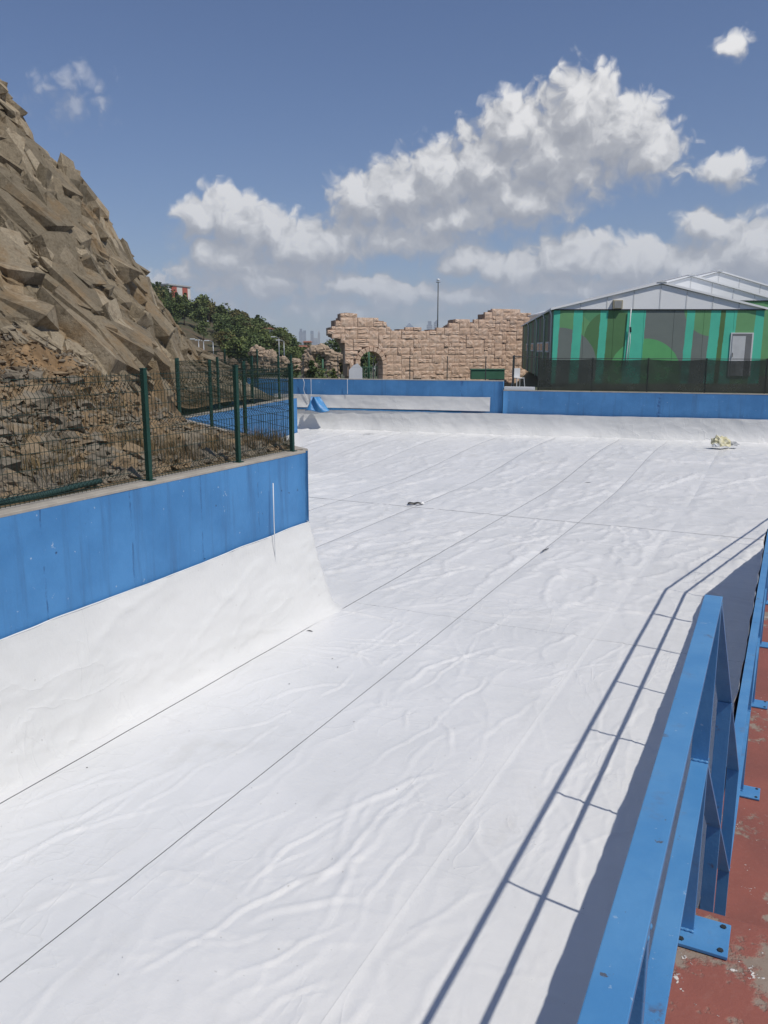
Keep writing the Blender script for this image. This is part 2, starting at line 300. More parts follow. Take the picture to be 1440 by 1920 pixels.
def mat_far_ground():
    m, t, b, pos, out = newmat('ground_mat')
    col = t.mix(t.mr(t.noise(pos, 0.004, 8, 0.65), 0.42, 0.6), (0.07, 0.085, 0.04), (0.24, 0.215, 0.18))
    col = t.mix(t.mr(t.noise(pos, 0.35, 5, 0.7), 0.45, 0.65, 0, 0.6), col, (0.10, 0.085, 0.055))
    t.l.new(col, b.inputs['Base Color']); b.inputs['Roughness'].default_value = 0.95
mat_far_ground()
def mat_net():                                            # woven shade cloth: dark yarn with fine open holes
    m, t, b, pos, out = newmat('shade_cloth')
    n = t.noise(pos, 1.6, 5, 0.65)
    t.l.new(t.mix(n, (0.012, 0.018, 0.014), (0.030, 0.036, 0.028)), b.inputs['Base Color']); b.inputs['Roughness'].default_value = 0.8
    tr = t.new('ShaderNodeBsdfTransparent'); mx = t.new('ShaderNodeMixShader')
    t.l.new(t.mr(n, 0.3, 0.7, 0.85, 0.95), mx.inputs[0]); t.l.new(tr.outputs[0], mx.inputs[1]); t.l.new(b.outputs[0], mx.inputs[2]); t.l.new(mx.outputs[0], out.inputs[0])
mat_net()

# ------------------------------------------------------------------ mesh helpers
def tag(o, label=None, cat=None, group=None, kind=None):
    for k, v in (('label', label), ('category', cat), ('group', group), ('kind', kind)):
        if v: o[k] = v
    return o
def empty(name, loc=(0, 0, 0), rz=0, **kw):
    o = bpy.data.objects.new(name, None); COL.objects.link(o); o.location = loc; o.rotation_euler = (0, 0, rz); o.empty_display_size = .2
    return tag(o, **kw)
def link(name, me, parent=None, loc=None, **kw):
    o = bpy.data.objects.new(name, me); COL.objects.link(o)
    if parent: o.parent = parent
    if loc is not None: o.location = loc
    return tag(o, **kw)
class MB:
    def __init__(s): s.v = []; s.f = []
    def add(s, vs, fs):
        k = len(s.v); s.v += [tuple(map(float, x)) for x in vs]; s.f += [tuple(i + k for i in q) for q in fs]; return s
    def box(s, x0, x1, y0, y1, z0, z1):
        return s.add([(x0,y0,z0),(x1,y0,z0),(x1,y1,z0),(x0,y1,z0),(x0,y0,z1),(x1,y0,z1),(x1,y1,z1),(x0,y1,z1)],
                     [(0,3,2,1),(4,5,6,7),(0,1,5,4),(1,2,6,5),(2,3,7,6),(3,0,4,7)])
    def bar(s, a, b, wdt, thk, side):                     # bar a->b, width along 'side', thickness normal to both
        a = Vector(a); b = Vector(b); d = (b - a).normalized(); sd = Vector(side); sd = (sd - d * sd.dot(d)).normalized(); n = d.cross(sd)
        pts = []
        for c in (a, b):
            for i, j in ((-1,-1),(1,-1),(1,1),(-1,1)): pts.append(c + sd * (i * wdt / 2) + n * (j * thk / 2))
        return s.add(pts, [(0,1,2,3),(7,6,5,4),(0,4,5,1),(1,5,6,2),(2,6,7,3),(3,7,4,0)])
    def tube(s, pts, r, n=6, r2=None):
        pts = [Vector(p) for p in pts]; rings = []; k = len(pts); r2 = r if r2 is None else r2
        for i, p in enumerate(pts):
            d = (pts[min(i + 1, k - 1)] - pts[max(i - 1, 0)]).normalized()
            u = d.cross(Vector((0, 0, 1)) if abs(d.z) < .95 else Vector((1, 0, 0))).normalized(); v = d.cross(u); rr = r + (r2 - r) * i / max(k - 1, 1)
            rings.append([p + (u * math.cos(2*math.pi*j/n) + v * math.sin(2*math.pi*j/n)) * rr for j in range(n)])
        vs = [q for rg in rings for q in rg]; fs = []
        for i in range(k - 1):
            for j in range(n): fs.append((i*n+j, i*n+(j+1)%n, (i+1)*n+(j+1)%n, (i+1)*n+j))
        fs += [tuple(range(n))[::-1], tuple(range((k-1)*n, k*n))]
        return s.add(vs, fs)
    def prism(s, poly, z0, z1):
        n = len(poly); vs = [(x, y, z0) for x, y in poly] + [(x, y, z1) for x, y in poly]
        return s.add(vs, [tuple(range(n))[::-1], tuple(range(n, 2*n))] + [(i, (i+1)%n, n+(i+1)%n, n+i) for i in range(n)])
    def mesh(s, name, mat, smooth=False):
        me = bpy.data.meshes.new(name); me.from_pydata(s.v, [], s.f); me.materials.append(MAT[mat])
        if smooth: me.polygons.foreach_set('use_smooth', [True] * len(me.polygons))
        me.update(); return me
    def build(s, name, mat, parent=None, smooth=False, bevel=0, **kw):
        me = s.mesh(name, mat, smooth)
        bm = bmesh.new(); bm.from_mesh(me); bmesh.ops.recalc_face_normals(bm, faces=bm.faces)
        if bevel: bmesh.ops.bevel(bm, geom=bm.edges[:], offset=bevel, segments=2, affect='EDGES', profile=0.6)
        bm.to_mesh(me); bm.free()
        return link(name, me, parent, **kw)
def np_mesh(name, V, F, mat, smooth=True):
    me = bpy.data.meshes.new(name); V = np.asarray(V, np.float32); F = np.asarray(F, np.int32)
    me.vertices.add(len(V)); me.vertices.foreach_set('co', V.ravel()); k = F.shape[1]
    me.loops.add(F.size); me.loops.foreach_set('vertex_index', F.ravel()); me.polygons.add(len(F))
    me.polygons.foreach_set('loop_start', np.arange(0, F.size, k, dtype=np.int32)); me.polygons.foreach_set('loop_total', np.full(len(F), k, np.int32))
    me.polygons.foreach_set('use_smooth', np.full(len(F), smooth)); me.materials.append(MAT[mat]); me.update(calc_edges=True); me.validate(); return me
def gridfaces(nu, nv):
    i = np.arange(nu - 1)[:, None] * nv + np.arange(nv - 1)[None, :]; i = i.ravel()
    return np.stack([i, i + nv, i + nv + 1, i + 1], 1)

# numpy noise
def _h(i, j, s):
    n = (i.astype(np.int64) * 374761393 + j.astype(np.int64) * 668265263 + s * 974711) & 0xffffffff
    n = ((n ^ (n >> 13)) * 1274126177) & 0xffffffff; n = ((n ^ (n >> 15)) * 2246822519) & 0xffffffff
    return ((n ^ (n >> 16)) & 0xffffff) / float(0xffffff)
def vn(x, y, s=0):
    i = np.floor(x); j = np.floor(y); fx = x - i; fy = y - j; fx = fx*fx*fx*(fx*(fx*6-15)+10); fy = fy*fy*fy*(fy*(fy*6-15)+10)
    a = _h(i, j, s); b = _h(i+1, j, s); c = _h(i, j+1, s); d = _h(i+1, j+1, s)
    return (a*(1-fx)+b*fx)*(1-fy) + (c*(1-fx)+d*fx)*fy
def fbm(x, y, o=5, s=0, g=0.5):
    t = 0; a = 1; n = 0
    for k in range(o): t = t + a * vn(x + 17.3*k, y - 9.1*k, s + k); n += a; a *= g; x = x*2.03; y = y*2.03
    return t / n
def voronoi(x, y, s=0):
    i0 = np.floor(x); j0 = np.floor(y); F1 = np.full(x.shape, 9.); F2 = np.full(x.shape, 9.); cx = np.zeros(x.shape); cy = np.zeros(x.shape); idd = np.zeros(x.shape); id2 = np.zeros(x.shape)
    for a in (-1, 0, 1):
        for b in (-1, 0, 1):
            i = i0 + a; j = j0 + b; px = i + 0.08 + .84*_h(i, j, s); py = j + 0.08 + .84*_h(i, j, s + 7); d = np.hypot(px - x, py - y)
            n = d < F1; F2 = np.where(n, F1, np.minimum(F2, d)); F1 = np.where(n, d, F1)
            cx = np.where(n, px, cx); cy = np.where(n, py, cy); idd = np.where(n, _h(i, j, s + 13), idd); id2 = np.where(n, _h(i, j, s + 29), id2)
    return F1, F2, x - cx, y - cy, idd, id2
def facet(x, y, s=0, tilt=.8, curv=1.3, hv=.5):          # broken rock: upper envelope of randomly tilted planes, one per cell
    i0 = np.floor(x); j0 = np.floor(y); best = np.full(x.shape, -9.); sec = np.full(x.shape, -9.); idd = np.zeros(x.shape)
    for a in (-2, -1, 0, 1, 2):
        for b in (-2, -1, 0, 1, 2):
            i = i0 + a; j = j0 + b; dx = x - (i + .05 + .9*_h(i, j, s)); dy = y - (j + .05 + .9*_h(i, j, s + 7))
            v = hv * _h(i, j, s + 3) + tilt * ((_h(i, j, s + 5) - .5) * dx + (_h(i, j, s + 9) - .5) * dy) * 2 - curv * (dx*dx + dy*dy)
            n = v > best; sec = np.where(n, best, np.maximum(sec, v)); best = np.where(n, v, best); idd = np.where(n, _h(i, j, s + 13), idd)
    return best, best - sec, idd
def sstep(a, b, x): t = np.clip((x - a) / (b - a), 0, 1); return t*t*(3 - 2*t)

# ------------------------------------------------------------------ layout (canal axis)
AL = R(26.5); CA, SA = math.cos(AL), math.sin(AL)
def sp_xy(s, p): return (s * SA + p * CA, s * CA - p * SA)      # along the canal / to the right of it
def xy_sp(x, y): return (x * SA + y * CA, x * CA - y * SA)
E1 = Vector((SA, CA, 0)); N1 = Vector((CA, -SA, 0))
PL = -6.50            # left wall face
PE = -0.17            # edge of the lower walkway
Z_WALK, Z_PLAT, Z_LW = 1.31, 2.346, 2.48
C0 = (-1.18, 12.2)    # end corner of the near left wall
C1 = (-4.45, 18.0); C2 = (-2.74, 25.85); C3 = (-5.7, 27.0)
FL = (-6.2, 37.4); FJ = (4.9, 34.0); FR = (24.0, 27.9)
S_K = 13.6
KX, KY = sp_xy(S_K, -0.09)
E2 = Vector((math.sin(R(37.2)), math.cos(R(37.2)), 0)); N2 = Vector((E2.y, -E2.x, 0))
EDGE_K = Vector((*sp_xy(S_K, PE), 0)); EDGE_R = EDGE_K + E2 * 26

def wall_run(name, a, b, thick, z0, z1, label, side=1, coping='concrete', cop_h=0.03):
    # face on the pool side runs a->b; the wall has its thickness behind it
    a = Vector((*a, 0)); b = Vector((*b, 0)); d = (b - a); L = d.length; d.normalize(); n = Vector((-d.y, d.x, 0)) * side
    root = empty(name, (a.x, a.y, z0), label=label, cat='wall')
    k = max(2, int(L / 0.25)); nz = 14
    us = np.linspace(0, L, k); zs = np.linspace(0, z1 - z0 - cop_h, nz)
    U, Z = np.meshgrid(us, zs, indexing='ij'); off = (fbm(U * .9 + a.x, Z * 1.1, 3, 5) - .5) * 0.012
    X = d.x * U - n.x * off; Y = d.y * U - n.y * off
    V1 = np.stack([X, Y, Z], -1).reshape(-1, 3); V2 = V1 + np.array([n.x, n.y, 0]) * thick
    F1 = gridfaces(k, nz); F2 = F1[:, ::-1] + len(V1)
    e0 = np.arange(nz - 1); ends = np.stack([e0, e0 + 1, e0 + 1 + len(V1), e0 + len(V1)], 1); ends2 = ends + (k - 1) * nz
    me = np_mesh('wall_body', np.vstack([V1, V2]), np.vstack([F1 if side < 0 else F1[:, ::-1], F2 if side < 0 else F2[:, ::-1], ends, ends2[:, ::-1]]), 'blue_paint_wall')
    link('wall_body', me, root)
    # coping: rough bare concrete top, slightly uneven edge
    wv = (fbm(us * 2.0 + a.y, us * 0 + .5, 3, 9) - .5) * .02; zt = z1 - z0
    pts = []; fs = []
    for i, u in enumerate(us):
        o0 = -0.004 + wv[i] * .4
        for (t, z) in ((o0, zt - cop_h), (o0, zt - .006), (o0 + .012, zt + wv[i] * .3), (thick * .5, zt + .004), (thick + .01, zt), (thick + .01, zt - cop_h)):
            pts.append((d.x * u + n.x * t, d.y * u + n.y * t, z))
    for i in range(k - 1):
        for j in range(5): fs.append((i*6+j, i*6+j+1, (i+1)*6+j+1, (i+1)*6+j))
    fs += [tuple(range(6)), tuple(range((k-1)*6, k*6))]
    MB().add(pts, fs).build('coping', coping, root)
    return root, d, n

# ------------------------------------------------------------------ ground and terrain
POOL = [sp_xy(-6, PL - .3), sp_xy(10.4, PL - .3), (C1[0]-.3, C1[1]), (C2[0]-.3, C2[1]+.2), C3, FL, (FJ[0], FJ[1] + .4), FR, tuple((EDGE_R + N2 * 4).xy), (EDGE_K.x + 4, EDGE_K.y - 1.5), sp_xy(-6, 4)]
def seg_dist(x, y, poly):
    d = np.full(x.shape, 1e9); inside = np.zeros(x.shape, bool); n = len(poly)
    for i in range(n):
        ax, ay = poly[i]; bx, by = poly[(i + 1) % n]; vx, vy = bx - ax, by - ay
        t = np.clip(((x - ax) * vx + (y - ay) * vy) / (vx*vx + vy*vy), 0, 1); d = np.minimum(d, np.hypot(x - ax - t*vx, y - ay - t*vy))
        c = ((ay > y) != (by > y)) & (x < (bx - ax) * (y - ay) / (by - ay + 1e-12) + ax); inside ^= c
    return d, inside
def ground_h(x, y):
    d, ins = seg_dist(x, y, POOL); r = np.hypot(x, y)
    left = sstep(9.3, 8.3, x - .12 * np.maximum(y - 42, 0)) * sstep(38, 46, y)
    lvl = 2.2 - 1.75 * left - 4 * sstep(110, 300, r) - 26 * sstep(300, 1600, r) + 42 * sstep(2200, 4600, r) + 10 * (fbm(x / 900., y / 900., 4, 3) - .5) * sstep(600, 2500, r)
    return np.where(ins | (d < 1.0), -0.5, -0.5 + (lvl + .5) * sstep(1.0, 3.0, d))
rad = np.concatenate([np.linspace(0.5, 70, 110), np.geomspace(72, 7000, 70)]); th = np.linspace(0, 2 * math.pi, 241)
RR, TT = np.meshgrid(rad, th, indexing='ij'); GX = 3 + RR * np.cos(TT); GY = 18 + RR * np.sin(TT)
link('ground', np_mesh('ground', np.stack([GX, GY, ground_h(GX, GY)], -1).reshape(-1, 3), gridfaces(*RR.shape), 'ground_mat'), kind='structure')

# concrete pool bottom under the sheets
pf = MB(); pf.prism([tuple(sp_xy(-6, PL)), C0, C1, C2, C3, FL, FR, tuple(EDGE_R.xy), tuple(EDGE_K.xy), sp_xy(-6, PE)], -0.30, -0.035)
pf.build('pool_floor', 'pool_concrete', kind='structure')

# far hill with the wood (left of the ruin)
def hill_h(azd, r):
    crest = np.interp(azd, [-34, -24, -17, -14.5, -12, -9.5, -7.3, -5.6, -3.8, 0], [22, 19, 14.6, 11.8, 9.2, 6.2, 2.6, -1.5, -5, -6])
    q = np.clip((r - 95) / 135., 0, 1.9); f = np.where(q < 1, q ** 1.15, 1 - .12 * (q - 1))
    return -1.0 + (crest + 3.0) * f + (fbm(azd * .6, r * .05, 4, 21) - .5) * 3.2 * sstep(0, .3, q)
ha = np.linspace(-36, -2, 150); hr = np.linspace(92, 340, 110); HA, HR = np.meshgrid(ha, hr, indexing='ij')
link('hill', np_mesh('hill', np.stack([HR * np.sin(np.radians(HA)), HR * np.cos(np.radians(HA)), hill_h(HA, HR)], -1).reshape(-1, 3), gridfaces(*HA.shape), 'hill_ground'), kind='structure')

# rocky hillside above the left wall
AZ_T = [4, 8, 10, 11.6, 13.6, 15.2, 16.76, 18.4, 19.65, 21.5, 23.5, 28, 38, 60]
TE_T = [-.075, -.055, -.036, -.017, .011, .055, .101, .143, .180, .212, .262, .33, .40, .45]
def hill_base(azd, r):
    rw = 6.82 / np.sin(np.radians(azd + 26.5)); rc = np.interp(azd, [4, 11.6, 15, 20, 28, 60], [27, 26, 24, 22, 21, 19])
    r0 = 18.2 + (rw + .35 - 18.2) * sstep(12.6, 18, azd); te = np.interp(azd, AZ_T, TE_T); zc = CAM_Z + te * rc
    q = (r - r0) / (rc - r0); qc = np.clip(q, 0, 1); f = .24 * qc + .76 * qc ** 1.85
    z = 2.50 + (np.maximum(zc, 2.2) - 2.50) * f
    z = np.where(q > 1, z - .34 * (r - rc), z)
    return z, q
HOLE = [sp_xy(-6, PL - .12), (C0[0] - .12, C0[1] - .1), (C0[0] - .02, C0[1] + .3), (C1[0] - .10, C1[1] - .05), (C1[0] - .1, C1[1] + .2), (C2[0] - .12, C2[1]), (C3[0], C3[1]), FL, (8, 40), (8, 6), (4, -4)]
def hill_surface(azd, r):
    z, q = hill_base(azd, r)
    U = -np.radians(azd) * 20.; Vv = z * 1.15 + .18 * r
    a = U * .55 - Vv * .83; b = U * .83 + Vv * .55
    wx = (fbm(a * .8, b * .8, 4, 31) - .5); wy = (fbm(a * .8 + 5, b * .8, 4, 37) - .5)
    a2 = a + wx * .22; b2 = b + wy * .16
    cliff = sstep(.30, .62, q + (fbm(U * .5, Vv * .5, 3, 41) - .5) * .35); foot = sstep(0.0, .16, q) * (1 - .6 * sstep(1.0, 1.3, q))
    v1, g1, i1 = facet(a2 / 2.2, b2 / 1.2, 51, .9, .60, .7); v2, g2, j1 = facet(a2 / .85 + i1 * 3.7, b2 / .55 + i1 * 1.9, 61, 1.1, .55, .6); v3, g3, k1 = facet(a2 / .27 + j1 * 5.1, b2 / .19 + j1 * 2.3, 71, 1.0, .5, .5)
    v1 = np.clip(v1, -.1, .9); v2 = np.clip(v2, -.2, .9); v3 = np.clip(v3, -.2, .9)
    big = v1 * 1.1 - .50 - .30 * np.exp(-(g1 / .04) ** 2); med = v2 * .50 - .22 - .16 * np.exp(-(g2 / .045) ** 2); sml = v3 * .15 - .05
    fr = b2 / .42 + .9 * (fbm(a * .35, b * .9, 4, 111) - .5) + v1 * .6; fr = fr - np.floor(fr); saw = (np.minimum(fr / .84, (1 - fr) / .16) - .5) * .15 * sstep(.38, .6, fbm(a * .4 + 3, b * .5, 3, 113))
    med = med + saw
    d = foot * (cliff * ((big * .9 + med * .95) * (1 - .25 * sstep(.8, 1.0, q)) + sml * .9) + (1 - cliff) * ((fbm(U * .6, Vv * .6, 4, 81) - .5) * .7 + med * .22 + sml * 1.0)) + (1 - foot) * sml * .35
    xb, yb = -r * np.sin(np.radians(azd)), r * np.cos(np.radians(azd)); hd, _i = seg_dist(xb, yb, HOLE); d = d * (.12 + .88 * sstep(.25, 1.1, hd)) - .05 * sstep(.5, .1, hd)
    tint = (cliff, i1, j1, k1, np.minimum(g1, g2))
    return r - d * .60, z + d * .55 * (1 - .55 * sstep(.8, 1.0, q)), q, tint
azs = np.concatenate([np.linspace(4, 27, 560), np.linspace(27.2, 60, 60)]); rs = np.concatenate([np.geomspace(6.8, 17, 230), np.linspace(17.06, 27.5, 230), np.linspace(28, 42, 14)])
A2, R2 = np.meshgrid(azs, rs, indexing='ij')
r_, z_, q_, tint = hill_surface(A2, R2)
HXv = -r_ * np.sin(np.radians(A2)); HYv = r_ * np.cos(np.radians(A2))
BX = -R2 * np.sin(np.radians(A2)); BY = R2 * np.cos(np.radians(A2))
cliff, i1, j1, k1, crk = tint
grey = np.array([.235, .20, .143]); lite = np.array([.39, .34, .25]); brown = np.array([.235, .165, .095]); rust = np.array([.285, .175, .085]); dark = np.array([.125, .115, .095])
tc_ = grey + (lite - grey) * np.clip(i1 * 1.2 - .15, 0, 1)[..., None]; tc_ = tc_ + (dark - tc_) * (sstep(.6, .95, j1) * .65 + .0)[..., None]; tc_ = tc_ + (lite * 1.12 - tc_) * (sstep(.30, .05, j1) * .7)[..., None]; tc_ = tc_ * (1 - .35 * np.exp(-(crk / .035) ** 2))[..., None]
low = 1 - cliff; tal = brown + (rust - brown) * sstep(.45, .7, fbm(HXv * .25, z_ * .5, 4, 91))[..., None]; tal = tal + (grey * .9 - tal) * sstep(.5, .7, fbm(HXv * .45 + 3, z_ * .9, 4, 95))[..., None] * .8
tal = tal * (.65 + .7 * k1)[..., None]
rustup = sstep(.55, .75, fbm(HXv * .3 + 9, z_ * .35, 4, 99))[..., None] * .55
tc_ = tc_ + (brown - tc_) * rustup; tc_ = tc_ * (.8 + .4 * k1)[..., None]
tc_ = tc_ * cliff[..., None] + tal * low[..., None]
def drop_mask(x, y): return seg_dist(x, y, HOLE)[1]
Fh = gridfaces(*A2.shape); inh = drop_mask(BX.ravel(), BY.ravel()); Fh = Fh[~inh[Fh].any(1)]
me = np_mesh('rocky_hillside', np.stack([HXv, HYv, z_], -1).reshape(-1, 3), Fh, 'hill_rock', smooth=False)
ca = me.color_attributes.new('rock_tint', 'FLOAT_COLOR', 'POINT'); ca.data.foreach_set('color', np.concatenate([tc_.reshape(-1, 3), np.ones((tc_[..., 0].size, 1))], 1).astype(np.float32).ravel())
hillside = link('rocky_hillside', me, kind='structure')

# ------------------------------------------------------------------ walkway, upper platform, steps on the right
wk = MB(); wk.prism([sp_xy(2.2, PE), tuple(EDGE_K.xy), tuple(EDGE_R.xy), tuple((EDGE_R + N2 * 6).xy), sp_xy(11, 6.5), sp_xy(2.2, 6.5)][::-1], -0.3, Z_WALK)
wk.build('walkway', 'red_deck_paint', kind='structure')
pl = MB(); pl.prism([sp_xy(-6, -.21), sp_xy(2.37, -.21), sp_xy(2.37, 3.2), sp_xy(-6, 3.2)][::-1], -0.3, Z_PLAT)
pl.build('upper_platform', 'red_deck_paint', bevel=0.012, kind='structure')
stw = MB(); nst = 5
for i in range(nst):
    z1 = Z_PLAT - (i + 1) * (Z_PLAT - Z_WALK) / (nst + 1); s0 = 2.375 + i * .175
    stw.prism([sp_xy(s0, -.16), sp_xy(s0 + .174, -.16), sp_xy(s0 + .174, 1.3), sp_xy(s0, 1.3)][::-1], Z_WALK + .002, z1)
stw.build('steps', 'red_deck_paint', kind='structure')

# ------------------------------------------------------------------ pool walls
wall_run('near_left_wall', sp_xy(-6, PL), C0, 0.25, -.3, Z_LW, 'long bright blue concrete wall on the left with wire fence along its bare top', side=1)
wall_run('return_wall', (C0[0] + .01, C0[1] + .27), C1, 0.25, -.3, Z_LW - .003, 'short blue concrete wall turning back behind the wire fence corner', side=1)
wall_run('recess_wall', (C1[0], C1[1] + .30), C2, 0.25, -.3, Z_LW - .006, 'blue concrete wall seen through the green fence beyond the corner', side=1)
wall_run('recess_end_wall', (C2[0] - .27, C2[1] + .02), C3, 0.25, -.3, Z_LW - .012, 'end of the blue recess wall turning away beside the far wall', side=1)
wall_run('far_wall', FL, FJ, 0.3, -.3, 2.66, 'taller left stretch of the dark blue wall closing the far end of the pool', side=1)
wall_run('far_wall', (FJ[0] + .02, FJ[1] - .006), FR, 0.3, -.3, 2.28, 'lower right stretch of the dark blue far wall below the black shade netting', side=1)

# ------------------------------------------------------------------ liner sheets
N_STROKE = 430
ST = []
for i in range(N_STROKE):
    s0 = random.uniform(2, 31); p0 = random.uniform(-12, 12) if s0 > 12 else random.uniform(-6.2, -.2)
    cross = random.random() < (.22 if s0 < 11 else .62)
    ang = random.gauss(math.pi / 2, .18) if cross else random.gauss(0, .38)
    L = random.uniform(.35, 1.5) * (1 + (s0 > 12) * .9); wd = random.uniform(.016, .036) * (1 + (s0 > 12) * .8); h = random.uniform(.006, .017) * (1.5 if s0 > 12 else 1)
    ST.append((s0, p0, ang, L, wd, h, random.uniform(-.25, .25)))
for (s0, p0, ang, L, wd, h) in ((4.3,-3.2,.35,1.3,.05,.034),(5.0,-3.35,.15,1.0,.045,.032),(4.0,-2.75,.5,.7,.04,.026),(5.6,-2.9,.05,1.4,.05,.026),(5.2,-2.5,-.05,1.2,.045,.024),(7.3,-1.35,.05,2.2,.05,.036),(8.6,-1.6,-.18,1.6,.045,.03),(6.3,-1.6,.02,1.5,.06,.026),(11.4,-3.9,1.35,2.0,.06,.04),(9.6,-4.6,1.2,1.4,.05,.022),(13.8,-6.5,.45,3.2,.10,.05),(15.5,-6.6,.4,3.0,.10,.05),(18.8,-6.4,.3,2.6,.09,.05),(12.6,-5.6,.42,2.6,.08,.04),(16.5,-4.6,.5,2.6,.08,.04),(21,-5,.3,4.0,.10,.06),(23,-7.5,.15,4.5,.11,.065),(24.6,-3,.35,4,.10,.055),(22,-10,.2,4,.1,.06),(26,-1,.6,4,.12,.06),(27,6,1.2,4,.12,.08),(24,5,1.1,3,.1,.06),(26.5,2,1.45,4,.1,.05),(28.2,-2,1.5,6,.14,.08),(28.8,5,1.5,6,.14,.08),(4.6,-5.1,.1,1.2,.05,.02),(3.9,-4.6,.9,.5,.04,.022),(4.9,-1.9,.5,.8,.04,.024)):
    k_ = .42 if s0 < 12 else .5
    ST.append((s0, p0, ang, L, wd * k_, h * k_ * 1.1, random.uniform(-.1, .1)))
    for q_ in range(3):
        ST.append((s0 + random.uniform(-.6, .6) * L, p0 + random.uniform(-.35, .35), ang + random.uniform(-.7, .7), L * random.uniform(.25, .6), wd * k_ * random.uniform(.5, .9), h * k_ * random.uniform(.4, .8), random.uniform(-.3, .3)))
S_CROSS = 18.65
def far_dist(x, y):                                       # distance in front of the far wall
    a = FL if True else 0; bx, by = FR; d = math.hypot(bx - a[0], by - a[1]); nx, ny = (by - a[1]) / d, -(bx - a[0]) / d
    return (x - a[0]) * nx + (y - a[1]) * ny
def liner_h(s, p):
    h = (fbm(s * .35, p * .5, 4, 3) - .5) * .04
    wx = fbm(s * .9, p * .9, 3, 101) - .5; wy = fbm(s * .9 + 7, p * .9, 3, 103) - .5; patch = sstep(.42, .68, fbm(s * .45, p * .55, 3, 107))
    r1 = 1 - np.abs(2 * fbm(s * .42 + .25 * p + wx * .6, p * 1.9 + wy * .8, 4, 11) - 1); h = h + .007 * r1 ** 8
    r2 = 1 - np.abs(2 * fbm(s * 1.5 + wx * 1.6, p * 1.3 + wy * 1.6, 4, 15) - 1); h = h + (.0025 + .012 * patch * (1 - .65 * sstep(10, 14, s))) * r2 ** 7
    r5 = 1 - np.abs(2 * fbm(s * 3.1 + wx * 2, p * 2.6 + wy * 2, 3, 17) - 1); h = h + .0045 * patch * r5 ** 6
    fw = sstep(9, 15, s)
    r3 = 1 - np.abs(2 * fbm(s * 1.7 + p * .2 + wy * .6, p * .26 + wx * .25, 3, 19) - 1); h = h + .022 * fw * r3 ** 11
    r4 = 1 - np.abs(2 * fbm(s * .5 - p * .45 + wx * .5, p * 1.1 + s * .18 + wy * .5, 4, 23) - 1); h = h + .034 * fw * r4 ** 14 * sstep(2, -3, p)
    r6 = 1 - np.abs(2 * fbm(s * .35 + p * .3 + wx * .4, p * .9 - s * .3 + wy * .4, 4, 27) - 1); h = h + .026 * fw * r6 ** 15
    s0_, s1_, p0_, p1_ = s.min(), s.max(), p.min(), p.max()
    for (a, b, an, L, wd, hh, cv_) in ST:
        if a < s0_ - L or a > s1_ + L or b < p0_ - L or b > p1_ + L: continue
        ds = s - a; dp = p - b; c, sn = math.cos(an), math.sin(an); u = ds * c + dp * sn; v = -ds * sn + dp * c + cv_ * u * u / max(L, .1) * 1.1 + .028 * np.sin(u * 5.3 + a * 9.1) + .012 * np.sin(u * 13 + b * 7)
        mk = (np.abs(u) < L) & (np.abs(v) < wd * 5)
        if mk.any():
            t = u[mk] / L; e = (1 - t * t) ** 2; vv = v[mk] / wd
            h[mk] += hh * e * (np.exp(-vv * vv) - .35 * np.exp(-((vv - 1.9) ** 2)))
    return h
def pool_clip(s, p):                                      # left limit for s, right limit
    return None
liner = empty('pool_liner', (0, 0, 0), label='white plastic liner sheets spread wrinkled over the empty pool', cat='pool liner')
def floor_sheet(s0, s1, p0, p1, ds, dp, gap=(.006, .006), lift=0.0):
    ns = max(2, int((s1 - s0) / ds) + 1); npp = max(2, int((p1 - p0) / dp) + 1)
    S, P = np.meshgrid(np.linspace(s0, s1, ns), np.linspace(0, 1, npp), indexing='ij')
    e0 = p0 + gap[0] + (fbm(S[:, :1] * 1.3, S[:, :1] * 0 + p0, 4, 7) - .5) * .010; e1 = p1 - gap[1] + (fbm(S[:, :1] * 1.3, S[:, :1] * 0 + p1, 4, 7) - .5) * .010
    P = e0 + (e1 - e0) * P
    if p0 + .05 < PL < p1 - .05: pass
    h = liner_h(S, P)
    ed = np.minimum(P - e0, e1 - P); h = h * (1 - .8 * np.exp(-(ed / .10) ** 2)) * (1 - .45 * sstep(-2.6, -1.9, P) * sstep(14, 12, S)) * (1 - .8 * np.exp(-((S - S_CROSS) / .12) ** 2)); h = h + lift * np.exp(-(ed / .03) ** 2)
    X = S * SA + P * CA; Y = S * CA - P * SA
    fd = far_dist(X, Y); rise = .42 * sstep(22, 31, S)
    cove = np.where(fd < 1.3, 1.3 - np.sqrt(np.maximum(1.69 - (1.3 - np.clip(fd, 0, 1.3)) ** 2, 0)), 0) * .55
    Z = h + rise + cove * .15
    dl = P - PL; near = (S < 10.4)
    Z = Z + np.where(near, .05 * np.exp(-np.clip(dl, 0, 9) / .25) * (0.6 + fbm(S * .8, S * 0, 3, 77)), 0)
    F = gridfaces(ns, npp)
    ok = (fd > 0.03)
    # keep inside the walls
    pool = [sp_xy(-6, PL + .02), (C0[0] + .03, C0[1] - .02), (C0[0] + .06, C0[1] + .1), (C1[0] + .1, C1[1]), (C1[0] + .1, C1[1] + .3), (C2[0] + .05, C2[1]), (C2[0], C2[1] + .1), (C3[0], C3[1] + .1), FL, FR, tuple((EDGE_R - N2 * .03).xy), tuple((EDGE_K - N1 * .03).xy), sp_xy(-6, PE - .03)]
    ins = seg_dist(X.ravel(), Y.ravel(), pool)[1] & ok.ravel()
    F = F[ins[F].all(1)]
    if not len(F): return
    V = np.stack([X, Y, Z], -1).reshape(-1, 3)
    used = np.unique(F); mp = np.zeros(len(V), int); mp[used] = np.arange(len(used))
    link('sheet', np_mesh('sheet', V[used], mp[F], 'liner'), liner)
